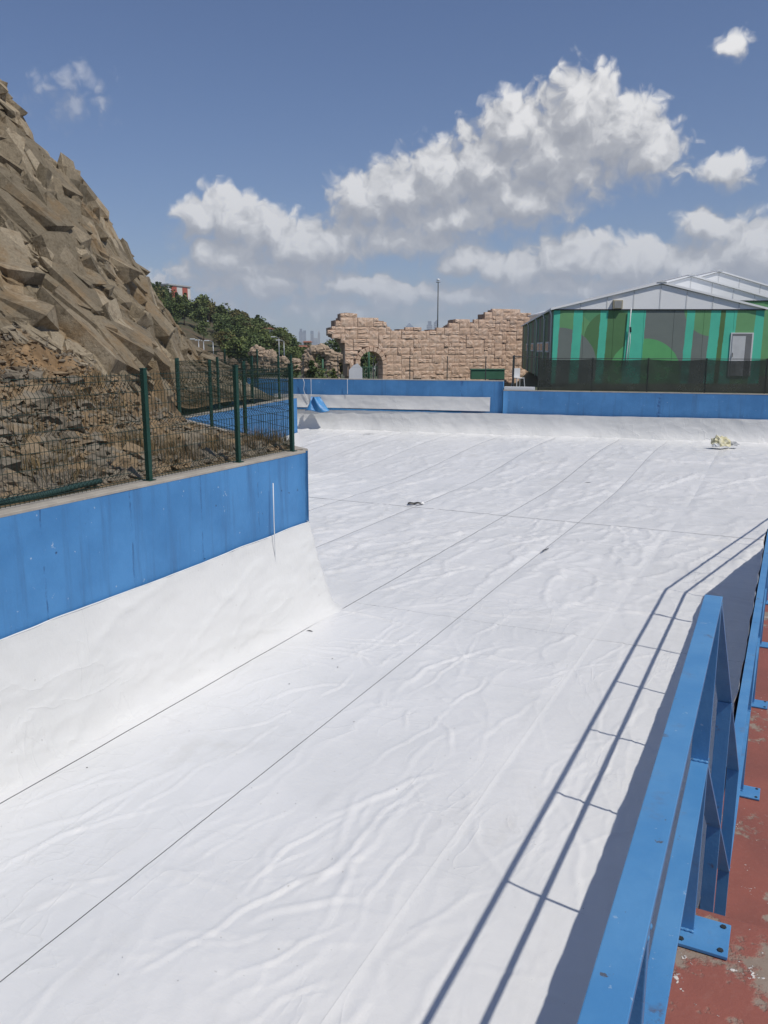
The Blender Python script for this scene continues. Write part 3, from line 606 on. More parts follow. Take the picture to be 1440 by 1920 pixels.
seams = [-23.2, -21.1, -19.0, -16.9, -14.8, -12.7, -10.6, -8.45, -6.02, -4.24, -2.2, -0.12, 2.0, 4.1, 6.2, 8.3, 10.4, 12.5, 14.6, 16.7, 18.8]
GAPS = {-6.02: .006, -4.24: .004, -8.45: .006, -10.6: .006, -2.2: -.02, 2.0: .004, 4.1: .002}
for a, b in zip(seams[:-1], seams[1:]):
    g0 = GAPS.get(a, .004); g1 = GAPS.get(b, .004); lift = .010 if (a == -2.2) else 0.0
    if a >= -6.5 and b <= 0:
        floor_sheet(1.8, 11.0, a, b, .022, .022, (g0, g1), lift)
        floor_sheet(11.004, S_CROSS - .012, a, b, .038, .04, (g0, g1), lift)
    elif a > -15 and b < 6.3:
        floor_sheet(-1.0 if b == -6.02 else 9.5, S_CROSS - .012, a, b, .06, .06, (g0, g1))
    floor_sheet(S_CROSS + .012, 36.5, a, b, .085, .07, (g0, g1))
# liner hung on the walls
def wall_sheet(path, z0, z1, off, step=.08, seed=0, flare=.22, n=22, hem=True, fold=.3, bank=0.0):
    # path runs with the pool on its right; outer corners are wrapped with a fan of samples
    P = [Vector((*q, 0)) for q in path]; pos = []; nor = []; seg = []
    for a, b in zip(P[:-1], P[1:]):
        d = b - a; L = d.length; d.normalize(); nn = Vector((d.y, -d.x, 0)); k = max(3, int(L / step))
        if nor:
            n0 = nor[-1]
            for t in range(1, 9): m_ = n0.lerp(nn, t / 9).normalized(); pos.append(a.copy()); nor.append(m_)
        for i in range(k + 1): pos.append(a + d * (L * i / k)); nor.append(nn)
    us = [0.0]
    for a, b, n0, n1 in zip(pos[:-1], pos[1:], nor[:-1], nor[1:]): us.append(us[-1] + (b - a).length + .15 * (n1 - n0).length)
    us = np.array(us); ts = np.linspace(0, 1, n) ** (1.4 if bank else 1.0); U, T = np.meshgrid(us, ts, indexing='ij'); za, zb = z1 if isinstance(z1, tuple) else (z1, z1)
    top = (za + (zb - za) * us / us[-1] + (fbm(us * .7, us * 0 + seed, 4, 5) - .5) * .06)[:, None]; zz = z0 + (top - z0) * T
    bul = flare * (1 - T) ** 3 * (1 + 1.0 * (fbm(U * .7, T * 0, 3, seed + 4) - .5))
    if bank:
        L0 = (P[1] - P[0]).length; bul = (flare * (.85 + .5 * fbm(U * .5, T * 0, 3, seed + 4)) + bank * np.exp(-((U - L0 - .2) / 1.5) ** 2)) * ((1 - T) ** 1.25) + .14 * np.exp(-T / .045)
    o = off + bul + (fbm(U * .9 + T * .6, T * 1.3, 3, seed) - .5) * .04 * (1 - T) ** .5 + .016 * (1 - np.abs(2 * fbm(U * 1.6 + T * 1.2, T * .7, 4, seed + 9) - 1)) ** 6
    o = o + fold * (.035 * (1 - np.abs(2 * fbm(U * .45 - T * 1.4, T * 1.2 + U * .25, 4, seed + 13) - 1)) ** 8 + .03 * (1 - np.abs(2 * fbm(U * .8 + T * 2.0, T * 2.4 + U * .3, 4, seed + 15) - 1)) ** 8 * (1 - T))
    o = np.maximum(o, .012)
    px = np.array([q.x for q in pos])[:, None]; py = np.array([q.y for q in pos])[:, None]; nx = np.array([q.x for q in nor])[:, None]; ny = np.array([q.y for q in nor])[:, None]
    V = np.stack([px + nx * o, py + ny * o, zz], -1).reshape(-1, 3)
    link('wall_sheet', np_mesh('wall_sheet', V, gridfaces(len(us), n), 'liner_wall'), liner)
    if hem:
        mb = MB(); mb.tube([(q.x + m_.x * .03, q.y + m_.y * .03, t) for q, m_, t in zip(pos[::2], nor[::2], top[::2, 0])], .010, 5); mb.build('hem', 'white_paint', liner, smooth=True)
wall_sheet([sp_xy(-6, PL), C0, (C1[0] + .04, C1[1] - .02)], -.02, (1.17, 1.46), .03, .045, 3, .22, 54, fold=.5, bank=.10)
wall_sheet([(C1[0] + .06, C1[1] + .3), (C2[0] + .02, C2[1]), (C3[0], C3[1] + .05)], -.02, 1.35, .03, .1, 12)
wall_sheet([FL, FR], .35, 1.31, .05, .09, 17, .35, 20)
FLD = (Vector((*FJ, 0)) - Vector((*FL, 0))).normalized()
wall_sheet([(FL[0] + 1.3 * FLD.x, FL[1] + 1.3 * FLD.y), (FJ[0] - .5 * FLD.x, FJ[1] - .5 * FLD.y)], 1.40, 1.95, .05, .09, 23, .05, 10)
wall_sheet([tuple(EDGE_R.xy), tuple(EDGE_K.xy), sp_xy(-1, PE)], -.02, 1.27, .02, .12, 29, .05, 10, hem=False)

# ------------------------------------------------------------------ blue steel railing
rail = empty('steel_railing', (*sp_xy(2.24, -.14), Z_PLAT), label='blue painted flat bar railing stepping down along the red walkway', cat='railing')
rl = Vector(rail.location)
def RP(s, p, z): x, y = sp_xy(s, p); return Vector((x, y, z)) - rl
def rbar(name, a, b, wdt, thk, side, bev=.0015): return MB().bar(a, b, wdt, thk, side).build(name, 'rail_paint', rail, bevel=bev)
BW = .045; HR_, HM = 1.0, .535
S_A = [-1.84, -.48, .88, 2.24]; S_X, S_Y = 2.80, 3.39
PA, PB = -.145, -.09
def ptop(s):      # (p, deck level) along the line
    if s <= 2.24: return PA, Z_PLAT
    if s >= S_Y: return PB, Z_WALK
    t = (s - 2.24) / (S_Y - 2.24); return PA + (PB - PA) * t, Z_PLAT + (Z_WALK - Z_PLAT) * t
def plate(at, ax_s, ax_p):
    m = MB(); h = .072; c = at + ax_p * .045
    pts = [c + ax_s * (i * h) + ax_p * (j * h) for i, j in ((-1,-1),(1,-1),(1,1),(-1,1))]
    m.add([p + Vector((0, 0, .003)) for p in pts] + [p + Vector((0, 0, .013)) for p in pts], [(0,3,2,1),(4,5,6,7),(0,1,5,4),(1,2,6,5),(2,3,7,6),(3,0,4,7)])
    o = m.build('base_plate', 'rail_paint', rail, bevel=.002)
    for i, j in ((-1, 1), (1, 1), (-1, -1), (1, -1)):
        b = c + ax_s * (i * .052) + ax_p * (j * .052); MB().tube([b + Vector((0, 0, .012)), b + Vector((0, 0, .0165))], .0085, 6).build('bolt', 'dark_metal', o)
def post(s, p, zb, zt, full=True):
    rbar('post', RP(s, p, zb + .012), RP(s, p, zt - .006), BW, .018, N1)
pa = lambda s: PA + (2.24 - s) * .020
for s in S_A: post(s, pa(s), Z_PLAT, Z_PLAT + HR_); plate(RP(s, pa(s), Z_PLAT), E1, N1)
pX, zX = ptop(S_X); post(S_X, pX, Z_PLAT - .62, zX + HR_)
S_B = [S_Y] + [5.10 + 1.416 * i for i in range(7)]
for s in S_B[:-1]:
    post(s, PB, Z_WALK, Z_WALK + HR_)
    plate(RP(s, PB, Z_WALK), E1, N1)
def weld(s, p, z):
    for sg in (-1, 1):
        m = MB(); m.tube([RP(s + sg * .0105 + .0015 * math.sin(k * 2.1), p - BW / 2 + BW * k / 9, z + .0012 * math.sin(k * 3.3)) for k in range(10)], .0045, 6); m.build('weld', 'rail_paint', rail, smooth=True)
for s in S_A: weld(s, pa(s), Z_PLAT + .016); weld(s, pa(s), Z_PLAT + HR_ - .010); weld(s, pa(s), Z_PLAT + HM + .007)
for s in S_B[:5]: weld(s, PB, Z_WALK + .016); weld(s, PB, Z_WALK + HM + .007)
for hgt, wdt, thk in ((HR_, BW, .012), (HM, BW, .010)):
    nm = 'top_rail' if hgt == HR_ else 'middle_rail'
    rbar(nm, RP(-3, pa(-3), Z_PLAT + hgt), RP(2.262, PA, Z_PLAT + hgt), wdt, thk, N1)
    rbar(nm, RP(2.245, PA, Z_PLAT + hgt - .006), RP(S_Y, PB, Z_WALK + hgt - .006), wdt, .010, N1)
    rbar(nm, RP(S_Y - .01, PB, Z_WALK + hgt), RP(S_K, PB, Z_WALK + hgt), wdt, thk, N1)
    k0 = RP(S_K, PB, Z_WALK + hgt - .001); rbar(nm, k0, k0 + E2 * 22, wdt, thk, N2)
for i in range(0, 15):
    b = RP(S_K, PB, Z_WALK) + E2 * (1.416 * i)
    MB().bar(b + Vector((0, 0, .012)), b + Vector((0, 0, HR_ - .006)), BW, .018, N2).build('post', 'rail_paint', rail, bevel=.0015)
    plate(b, E2, N2)

# ------------------------------------------------------------------ green welded wire fences
def wire_panel(mb, a, b, z0, h, pitch=.055, rows=(0.04, .10, .30, .50, .62, .68, .88, 1.05, 1.14, 1.20), vfold=((.62, .68), (1.05, 1.14)), r=.0035):
    a = Vector(a); b = Vector(b); d = b - a; L = d.length; d.normalize(); n = Vector((-d.y, d.x, 0)); zs = [0.02]; offs = [0]
    for z_lo, z_hi in ((.06, .12), *vfold):
        zs += [z_lo - .012, (z_lo + z_hi) / 2, z_hi + .012]; offs += [0, .045, 0]
    zs.append(h); offs.append(0)
    k = int(L / pitch)
    for i in range(1, k):
        c = a + d * (L * i / k)
        mb.tube([c + n * o + Vector((0, 0, z0 + z)) for z, o in zip(zs, offs)], r, 3)
    for z in (.03, .05, .13, .34, .50, .60, .70, .88, 1.03, 1.16, h - .02):
        mb.tube([a + n * .004 + Vector((0, 0, z0 + z)), b + n * .004 + Vector((0, 0, z0 + z))], r * 1.1, 3)
def fence_post(root, x, y, z, h, sz=.055, ang=0.0):
    c, s = math.cos(ang), math.sin(ang); m = MB(); hs = sz / 2
    pts = [(x - root.location.x + (i*c - j*s)*hs, y - root.location.y + (i*s + j*c)*hs) for i, j in ((-1,-1),(1,-1),(1,1),(-1,1))]
    m.prism(pts, z - root.location.z, z - root.location.z + h)
    o = m.build('post', 'fence_green', root, bevel=.004)
    cp = MB(); pts2 = [(x - root.location.x + (i*c - j*s)*hs*1.12, y - root.location.y + (i*s + j*c)*hs*1.12) for i, j in ((-1,-1),(1,-1),(1,1),(-1,1))]
    cp.prism(pts2, z - root.location.z + h, z - root.location.z + h + .012); cp.build('post_cap', 'fence_green', o)
    fp = MB(); pts3 = [(x - root.location.x + (i*c - j*s)*hs*2.0, y - root.location.y + (i*s + j*c)*hs*2.0) for i, j in ((-1,-1),(1,-1),(1,1),(-1,1))]
    fp.prism(pts3, z - root.location.z + .004, z - root.location.z + .012); fp.build('foot_plate', 'fence_green', o)
def fence(pts, z, h, label, skip=(), ang=0.0, mesh=True, pitch=.055, sz=.055, r=.0035):
    root = empty('wire_fence', (pts[0][0], pts[0][1], z), label=label, cat='fence')
    for i, (x, y) in enumerate(pts):
        if i not in skip: fence_post(root, x, y, z, h + .04, sz, ang)
    for (a, b) in zip(pts[:-1], pts[1:]):
        mb = MB(); o = Vector((pts[0][0], pts[0][1], 0)); wire_panel(mb, Vector((*a, 0)) - o, Vector((*b, 0)) - o, 0.0, h, pitch, r=r)
        mb.build('mesh_panel', 'wire_green', root)
    return root
pw = PL - .13
near_pts = [sp_xy(s, pw) for s in (-.6, 2.0, 4.6, 7.18, 8.90, 10.23)]
fence(near_pts, Z_LW, 1.24, 'green welded wire fence on top of the near blue wall', ang=-AL)
ret_pts = [near_pts[-1], (-2.40, 14.15), (-3.37, 16.0), (-4.47, 17.85)]
fence(ret_pts, Z_LW, 1.24, 'green wire fence running back from the corner post along the return wall', skip=(0,), ang=.5)
rec_pts = [(-4.57, 18.35), (-4.12, 20.5), (-3.62, 22.7), (-3.16, 24.8), (-2.90, 25.85)]
fence(rec_pts, Z_LW, 1.24, 'green wire fence on the blue wall beyond the corner', ang=-.2, pitch=.06)

# dense green screen fence further back, behind the recess
scr = empty('screen_fence', (-4.2, 27.5, 2.2), label='dense dark green screen fence behind the recess wall', cat='fence')
for i in range(6):
    a = Vector((-1.3 * i, 1.3 * i * .9, 0)); m = MB(); m.tube([a, a + Vector((0, 0, 1.75))], .035, 6); m.build('post', 'fence_green', scr)
    if i < 5:
        b = a + Vector((-1.3, 1.3 * .9, 0)); q = MB()
        for k in range(36):
            c = a.lerp(b, (k + .5) / 36); q.tube([c + Vector((0, 0, .05)), c + Vector((0, 0, 1.68))], .010, 3)
        for zz in (.1, .5, .9, 1.3, 1.65): q.tube([a + Vector((0, 0, zz)), b + Vector((0, 0, zz))], .012, 3)
        q.build('mesh_panel', 'wire_green', scr)

# rolled green net lying along the inner foot of the near fence
pts = [Vector((*sp_xy(s, pw - .22 - .05 * math.sin(s * 1.7)), Z_LW + .05 + .02 * math.sin(s * 3.1))) for s in np.linspace(3.4, 6.6, 34)]
nr = MB(); nr.tube([p - pts[0] for p in pts], .055, 8, .03); o = nr.build('rolled_net', 'net_green', smooth=True, label='rolled dark green net lying along the foot of the near fence', cat='net'); o.location = pts[0]

# ------------------------------------------------------------------ loose stones of the hillside
def stone_mesh(k):
    bm = bmesh.new(); rr = random.Random(100 + k)
    ext = (rr.uniform(.75, 1.1), rr.uniform(.5, .85), rr.uniform(.22, .5))
    for i in range(11):
        v = Vector((rr.uniform(-1, 1), rr.uniform(-1, 1), rr.uniform(-1, 1))); v /= max(abs(v.x), abs(v.y), abs(v.z)) ** .8
        bm.verts.new((v.x * ext[0] * .5, v.y * ext[1] * .5, v.z * ext[2] * .5))
    res = bmesh.ops.convex_hull(bm, input=bm.verts)
    bmesh.ops.delete(bm, geom=[g_ for g_ in res['geom_interior'] if isinstance(g_, bmesh.types.BMVert)], context='VERTS')
    me = bpy.data.meshes.new('stone'); bm.to_mesh(me); bm.free(); me.materials.append(MAT['loose_stone']); return me
SM = [stone_mesh(k) for k in range(12)]
def surf_pt(azd, r):
    a = np.array([azd]); rr = np.array([r]); r1, z1, q1, _ = hill_surface(a, rr)
    return -r1[0] * math.sin(R(azd)), r1[0] * math.cos(R(azd)), z1[0], q1[0]
cand = []
N = 44000
ca_ = rng.uniform(4.5, 30, N); u_ = rng.uniform(0, 1, N); rw_ = 6.82 / np.sin(np.radians(ca_ + 26.5)); cr_ = rw_ + .12 + (u_ ** 1.25) * (24 - rw_)
bx_ = -cr_ * np.sin(np.radians(ca_)); by_ = cr_ * np.cos(np.radians(ca_))
r1, z1, q1, t1 = hill_surface(ca_, cr_)
dd, _ins = seg_dist(bx_, by_, HOLE)
keep = (~drop_mask(bx_, by_)) & (dd > .16) & (rng.uniform(0, 1, N) < np.where(q1 < .55, 1.0, .12)) & (q1 < .95)
clump = fbm(bx_ * .8, by_ * .8, 3, 44)
keep &= rng.uniform(0, 1, N) < sstep(.30, .6, clump) + .12
idx = np.where(keep)[0]
size = np.exp(rng.normal(-2.82, .58, N)); size = np.clip(size, .03, .40); size = size * np.where(q1 > .3, .72, 1.0); size = np.where(dd < .5, np.minimum(size, .22), size)
order = idx[np.argsort(-(size[idx] / cr_[idx]))]
def rot_rand(k):
    rr = random.Random(int(k)); return Matrix.Rotation(rr.uniform(0, 6.28), 4, 'Z') @ Matrix.Rotation(rr.gauss(.25, .35), 4, 'X') @ Matrix.Rotation(rr.gauss(0, .3), 4, 'Y')
SP = np.stack([-r1 * np.sin(np.radians(ca_)), r1 * np.cos(np.radians(ca_)), z1], -1)
for k in order[:290]:
    o = bpy.data.objects.new('stone', SM[k % 12]); COL.objects.link(o); o.parent = hillside
    sz = float(size[k]) * 1.15; o.matrix_local = Matrix.Translation(Vector(SP[k]) + Vector((0, 0, sz * .10))) @ rot_rand(k) @ Matrix.Diagonal((sz, sz, sz, 1))
base_np = []
for me in SM:
    v = np.array([x.co[:] for x in me.vertices]); me.calc_loop_triangles(); f = np.array([t.vertices[:] for t in me.loop_triangles]); base_np.append((v, f))
VV = []; FF = []; off = 0
for k in order[290:17000]:
    v, f = base_np[k % 12]; M = np.array(rot_rand(k).to_3x3()); sz = float(size[k])
    VV.append((v @ M.T) * sz + SP[k] + [0, 0, sz * .1]); FF.append(f + off); off += len(v)
link('rubble', np_mesh('rubble', np.vstack(VV), np.vstack(FF), 'loose_stone', smooth=False), hillside, kind='stuff')
# fractured slabs of the cliff face, laid along the dipping beds
def slab_mesh(k):
    bm = bmesh.new(); rr = random.Random(700 + k); e = (1.0, rr.uniform(.45, .75), rr.uniform(.28, .5))
    for sx_ in (-1, 1):
        for sy_ in (-1, 1):
            for sz_ in (-1, 1):
                bm.verts.new((sx_ * e[0] * rr.uniform(.34, .54), sy_ * e[1] * rr.uniform(.32, .55), sz_ * e[2] * rr.uniform(.3, .55)))
                if rr.random() < .5: bm.verts.new((sx_ * e[0] * rr.uniform(.2, .5), sy_ * e[1] * rr.uniform(.3, .55), sz_ * e[2] * rr.uniform(.35, .6)))
    res = bmesh.ops.convex_hull(bm, input=bm.verts)
    bmesh.ops.delete(bm, geom=[g_ for g_ in res['geom_interior'] if isinstance(g_, bmesh.types.BMVert)], context='VERTS')
    me = bpy.data.meshes.new('rock_slab'); bm.to_mesh(me); bm.free(); me.materials.append(MAT['cliff_stone']); return me
SLM = [slab_mesh(k) for k in range(14)]
N2_ = 12000; rg = np.random.default_rng(77)
sa = rg.uniform(10.6, 27, N2_); sq = rg.uniform(.30, 1.02, N2_) ** .85
rw_ = 6.82 / np.sin(np.radians(sa + 26.5)); rc_ = np.interp(sa, [4, 11.6, 15, 20, 28, 60], [27, 26, 24, 22, 21, 19]); r0_ = 18.2 + (rw_ + .35 - 18.2) * sstep(12.6, 18, sa); sr = r0_ + sq * (rc_ - r0_)
er, ez, eq, et = hill_surface(sa, sr)
pk = rg.uniform(0, 1, N2_) < np.clip(et[0] * 1.05 - .04, 0, 1) * (.35 + .75 * sstep(.35, .6, fbm(sa * .8, sq * 6, 3, 55)))
xb_, yb_ = -sr * np.sin(np.radians(sa)), sr * np.cos(np.radians(sa)); pk &= (~drop_mask(xb_, yb_)) & (seg_dist(xb_, yb_, HOLE)[0] > .7)
ssz = np.clip(np.exp(rg.normal(-1.5, .75, N2_)), .07, 1.6) * np.where(eq > .9, .7, 1.0); ssz = np.where(sa < 14, np.minimum(ssz, .7), ssz)
ids = np.where(pk)[0]; ids = ids[np.argsort(-ssz[ids])]
def base_xy(x, y): return hill_base(np.degrees(np.arctan2(-x, y)), np.minimum(np.hypot(x, y), np.interp(np.degrees(np.arctan2(-x, y)), [4, 11.6, 15, 20, 28, 60], [27, 26, 24, 22, 21, 19]) - .02))[0]
_e = .35; GXs = (base_xy(xb_ + _e, yb_) - base_xy(xb_ - _e, yb_)) / (2 * _e); GYs = (base_xy(xb_, yb_ + _e) - base_xy(xb_, yb_ - _e)) / (2 * _e)
def slab_matrix(k):
    rr = random.Random(int(k) + 5000); a = R(float(sa[k])); rad_ = Vector((-math.sin(a), math.cos(a), 0)); rt = Vector((math.cos(a), math.sin(a), 0)); gx_, gy_ = float(GXs[k]), float(GYs[k]); n = Vector((-gx_, -gy_, 1)).normalized(); dn = Vector((-gx_, -gy_, -(gx_ * gx_ + gy_ * gy_) - 1e-4)).normalized()
    lg = (dn + Vector((rr.gauss(0, .27), rr.gauss(0, .27), rr.gauss(0, .2)))).normalized(); n = (n + Vector((rr.gauss(0, .10), rr.gauss(0, .10), rr.gauss(0, .10)))); n = (n - lg * n.dot(lg)).normalized(); sd = n.cross(lg)
    M = Matrix((lg, sd, n)).transposed().to_4x4(); z_ = float(ssz[k])
    c = Vector((-float(er[k]) * math.sin(a), float(er[k]) * math.cos(a), float(ez[k]))) + n * (z_ * rr.uniform(-.13, .05))
    return Matrix.Translation(c) @ M @ Matrix.Diagonal((z_ * rr.uniform(.9, 1.5), z_ * rr.uniform(.8, 1.15), z_ * rr.uniform(.5, .95), 1))
for k in ids[:260]:
    o = bpy.data.objects.new('rock_slab', SLM[k % 14]); COL.objects.link(o); o.parent = hillside; o.matrix_local = slab_matrix(k)
m = MB()
for k in ids[260:]:
    me = SLM[k % 14]; M = slab_matrix(k); m.add([(M @ v.co)[:] for v in me.vertices], [tuple(p.vertices) for p in me.polygons])
link('broken_rock', m.mesh('broken_rock', 'cliff_stone'), hillside, kind='stuff')
# dry weeds on the talus
VV = []; FF = []; off = 0
for t in range(900):
    a = random.uniform(5, 24); rw = 6.82 / math.sin(R(a + 26.5)); r = rw + .3 + random.random() ** 1.2 * 11
    x, y = -r * math.sin(R(a)), r * math.cos(R(a))
    if drop_mask(np.array([x]), np.array([y]))[0] or fbm(np.array([x * .5]), np.array([y * .5]), 3, 66)[0] < .47: continue
    px, py, pz, q = surf_pt(a, r)
    if q > .8: continue
    hh = random.uniform(.12, .42)
    for b in range(26):
        an = random.uniform(0, 6.28); ln = hh * random.uniform(.4, 1.0); sp_ = random.uniform(.05, .75) * ln; bx = px + random.gauss(0, .07); by = py + random.gauss(0, .07); wd = random.uniform(.003, .007)
        ox, oy = math.cos(an) * sp_, math.sin(an) * sp_; nx, ny = -math.sin(an) * wd, math.cos(an) * wd
        VV.append([(bx - nx, by - ny, pz - .03), (bx + nx, by + ny, pz - .03), (bx + ox, by + oy, pz + ln)]); FF.append([(off, off + 1, off + 2)]); off += 3
link('dry_weeds', np_mesh('dry_weeds', np.array(VV).reshape(-1, 3), np.array(FF).reshape(-1, 3), 'dry_grass_mat', smooth=False), kind='stuff', label='dry brown weeds growing between the stones', cat='weeds')

# ------------------------------------------------------------------ ruin wall of blocks
RL = Vector((-5.05, 75.0, .35)); RRt = Vector((14.6, 84.0, .35)); RD = (RRt - RL); RLEN = RD.length; RANG = math.atan2(RD.y, RD.x)
ruin = empty('ruin_wall', RL, RANG, label='broken sand coloured ruin wall of rough blocks with an arched gateway', cat='ruin wall')
def ruin_local(u, v):                                    # where a sight line meets the wall face
    azm, elv = dir_px(u, v); dx, dy = math.sin(azm), math.cos(azm); a, b = RD.normalized().xy
    det = dx * (-b) - dy * (-a); t = (RL.x * (-b) - RL.y * (-a)) / det; px, py = dx * t, dy * t
    return (px - RL.x) * a + (py - RL.y) * b, CAM_Z + math.tan(elv) * t - RL.z
top_px = [(618,622),(621,613),(628,612),(629,600),(639,598),(640,588),(648,585),(664,586),(669,594),(679,598),(722,601),(730,612),(742,622),(747,621),(748,616),(788,616),(790,622),(803,622),(805,617),(838,616),(842,610),(850,606),(852,598),(880,598),(883,603),(900,602),(906,596),(908,588),(924,587),(926,580),(972,580),(976,585),(1000,588)]
bot_px = [(618,624),(622,632),(636,637),(644,648),(650,668),(653,712)]
TOP = sorted(ruin_local(*q) for q in top_px); BOT = sorted(ruin_local(*q) for q in bot_px)
TX, TZ = [q[0] for q in TOP], [q[1] for q in TOP]; BXr, BZr = [q[0] for q in BOT], [q[1] for q in BOT]
topz = lambda x: float(np.interp(x, TX, TZ)); botz = lambda x: float(np.interp(x, BXr, BZr)) if x < BXr[-1] else 0.0
acx, acz = ruin_local(695, 683); arw = (ruin_local(717, 683)[0] - ruin_local(673, 683)[0]) / 2
def in_arch(x, z, m=0.0): return abs(x - acx) < arw + m and (z < acz or math.hypot(x - acx, z - acz) < arw + m)
# core
core = MB(); cw = .16; nx_ = int((RLEN + .3) / cw)
for i in range(nx_):
    x0 = i * cw; xm = x0 + cw / 2; zt = min(topz(x0 + .01), topz(x0 + cw - .01)) - .05; zb = max(botz(x0 + .01), botz(x0 + cw - .01)) + .05
    if zb == .05: zb = 0.0
    spans = [(zb, zt)]
    if abs(xm - acx) < arw + .01: spans = [(max(zb, acz + math.sqrt(max((arw + .02) ** 2 - (xm - acx) ** 2, 0))), zt)]
    for (z0, z1) in spans:
        if z1 - z0 > .1: core.box(x0, x0 + cw + .001 * (i % 2), .10, 1.25, z0, z1)
core.build('core', 'ruin_core', ruin)
def block_mesh(k):
    rr = random.Random(500 + k); n = 5; pts = []
    for i in range(n):
        for j in range(n):
            ex = min(i, n-1-i) == 0; ez = min(j, n-1-j) == 0
            pts.append((i/(n-1) - .5 + (0 if ex else rr.uniform(-.05,.05)), -.5 + (.13 if (ex and ez) else .08 if (ex or ez) else rr.uniform(-.10, .05)), j/(n-1) - .5 + (0 if ez else rr.uniform(-.05,.05))))
    fs = [(i*n+j, (i+1)*n+j, (i+1)*n+j+1, i*n+j+1) for i in range(n-1) for j in range(n-1)]
    k0 = len(pts); pts += [(-.5,.5,-.5),(.5,.5,-.5),(.5,.5,.5),(-.5,.5,.5)]
    fs += [tuple([i*n for i in range(n)][::-1] + [k0, k0+1]), tuple([i*n+n-1 for i in range(n)] + [k0+2, k0+3]), tuple([j for j in range(n)] + [k0+3, k0]), tuple([(n-1)*n+j for j in range(n)][::-1] + [k0+1, k0+2]), (k0, k0+3, k0+2, k0+1)]
    m = MB().add(pts, fs); me = m.mesh('block', 'ruin_block'); bm = bmesh.new(); bm.from_mesh(me); bmesh.ops.recalc_face_normals(bm, faces=bm.faces); bm.to_mesh(me); bm.free(); return me
BM_ = [block_mesh(k) for k in range(8)]
gx, gz = .41, .37; ncx, ncz = int(RLEN / gx) + 1, int(7.4 / gz) + 1; occ = np.zeros((ncx, ncz), bool); rb = random.Random(11)
rowj = [rb.uniform(-.04, .04) for _ in range(ncz + 3)]; colj = [rb.uniform(-.06, .06) for _ in range(ncx + 4)]
def ok_cell(i, j):
    x, z = (i + .5) * gx, (j + .5) * gz
    return z < topz(x) - .02 and z > botz(x) + (.0 if x > BXr[-1] else .05) and not in_arch(x, z, .42)
nb = 0; BLK = []
for j in range(ncz):
    for i in range(ncx):
        if occ[i, j] or not ok_cell(i, j): continue
        opts = [(2,1)]*4 + [(2,2)]*5 + [(3,1)]*2 + [(1,1)]*1 + [(1,2)]*2 + [(3,2)]*2
        wdt, hgt = rb.choice(opts)
        while True:
            cells = [(i+a, j+b) for a in range(wdt) for b in range(hgt)]
            if all(a < ncx and b < ncz and not occ[a, b] and ok_cell(a, b) for a, b in cells): break
            if wdt > 1: wdt -= 1
            elif hgt > 1: hgt -= 1
            else: break
        for a, b in cells: 
            if a < ncx and b < ncz: occ[a, b] = True
        x0 = i*gx + colj[i]; x1 = (i+wdt)*gx + colj[i+wdt]; z0 = max(j*gz + rowj[j], 0); z1 = (j+hgt)*gz + rowj[j+hgt]; dp = .34 + rb.uniform(-.05, .06)
        BLK.append((BM_[nb % 8], ((x0+x1)/2, .10 - dp/2 + .17, (z0+z1)/2), ((x1-x0-.022) * (1 if nb % 3 else -1), dp, z1-z0-.022))); nb += 1
BLK.sort(key=lambda q: -abs(q[2][0] * q[2][2]))
for me, lo, sc_ in BLK[:296]:
    o = bpy.data.objects.new('block', me); COL.objects.link(o); o.parent = ruin; o.location = lo; o.scale = sc_
if len(BLK) > 296:
    m = MB()
    for me, lo, sc_ in BLK[296:]:
        fs = [tuple(p.vertices) for p in me.polygons]
        m.add([(v.co.x * abs(sc_[0]) + lo[0], v.co.y * sc_[1] + lo[1], v.co.z * sc_[2] + lo[2]) for v in me.vertices], fs)
    m.build('small_blocks', 'ruin_block', ruin, kind='stuff')
nv = 11
for k in range(nv):
    t0 = math.pi * k / nv; t1_ = math.pi * (k + 1) / nv - .035; m = MB(); q = []
    for rr_, tt in ((arw - .01, t0), (arw + .40, t0), (arw + .40, t1_), (arw - .01, t1_)): q.append((acx + rr_ * math.cos(tt), acz + rr_ * math.sin(tt)))
    m.add([(a, -.14, b) for a, b in q] + [(a, .9, b) for a, b in q], [(0,1,2,3),(7,6,5,4),(0,4,5,1),(1,5,6,2),(2,6,7,3),(3,7,4,0)])
    m.build('arch_block', 'ruin_block', ruin, bevel=.03)
for side in (-1, 1):
    zz = 0.0
    while zz < acz - .2:
        h_ = min(rb.uniform(.45, .7), acz - zz); m = MB(); xa, xb = sorted((acx + side * (arw - .01), acx + side * (arw + .40)))
        m.box(xa, xb, -.13 + rb.uniform(-.03, .03), .9, zz + .02, zz + h_ - .02); m.build('arch_block', 'ruin_block', ruin, bevel=.03); zz += h_

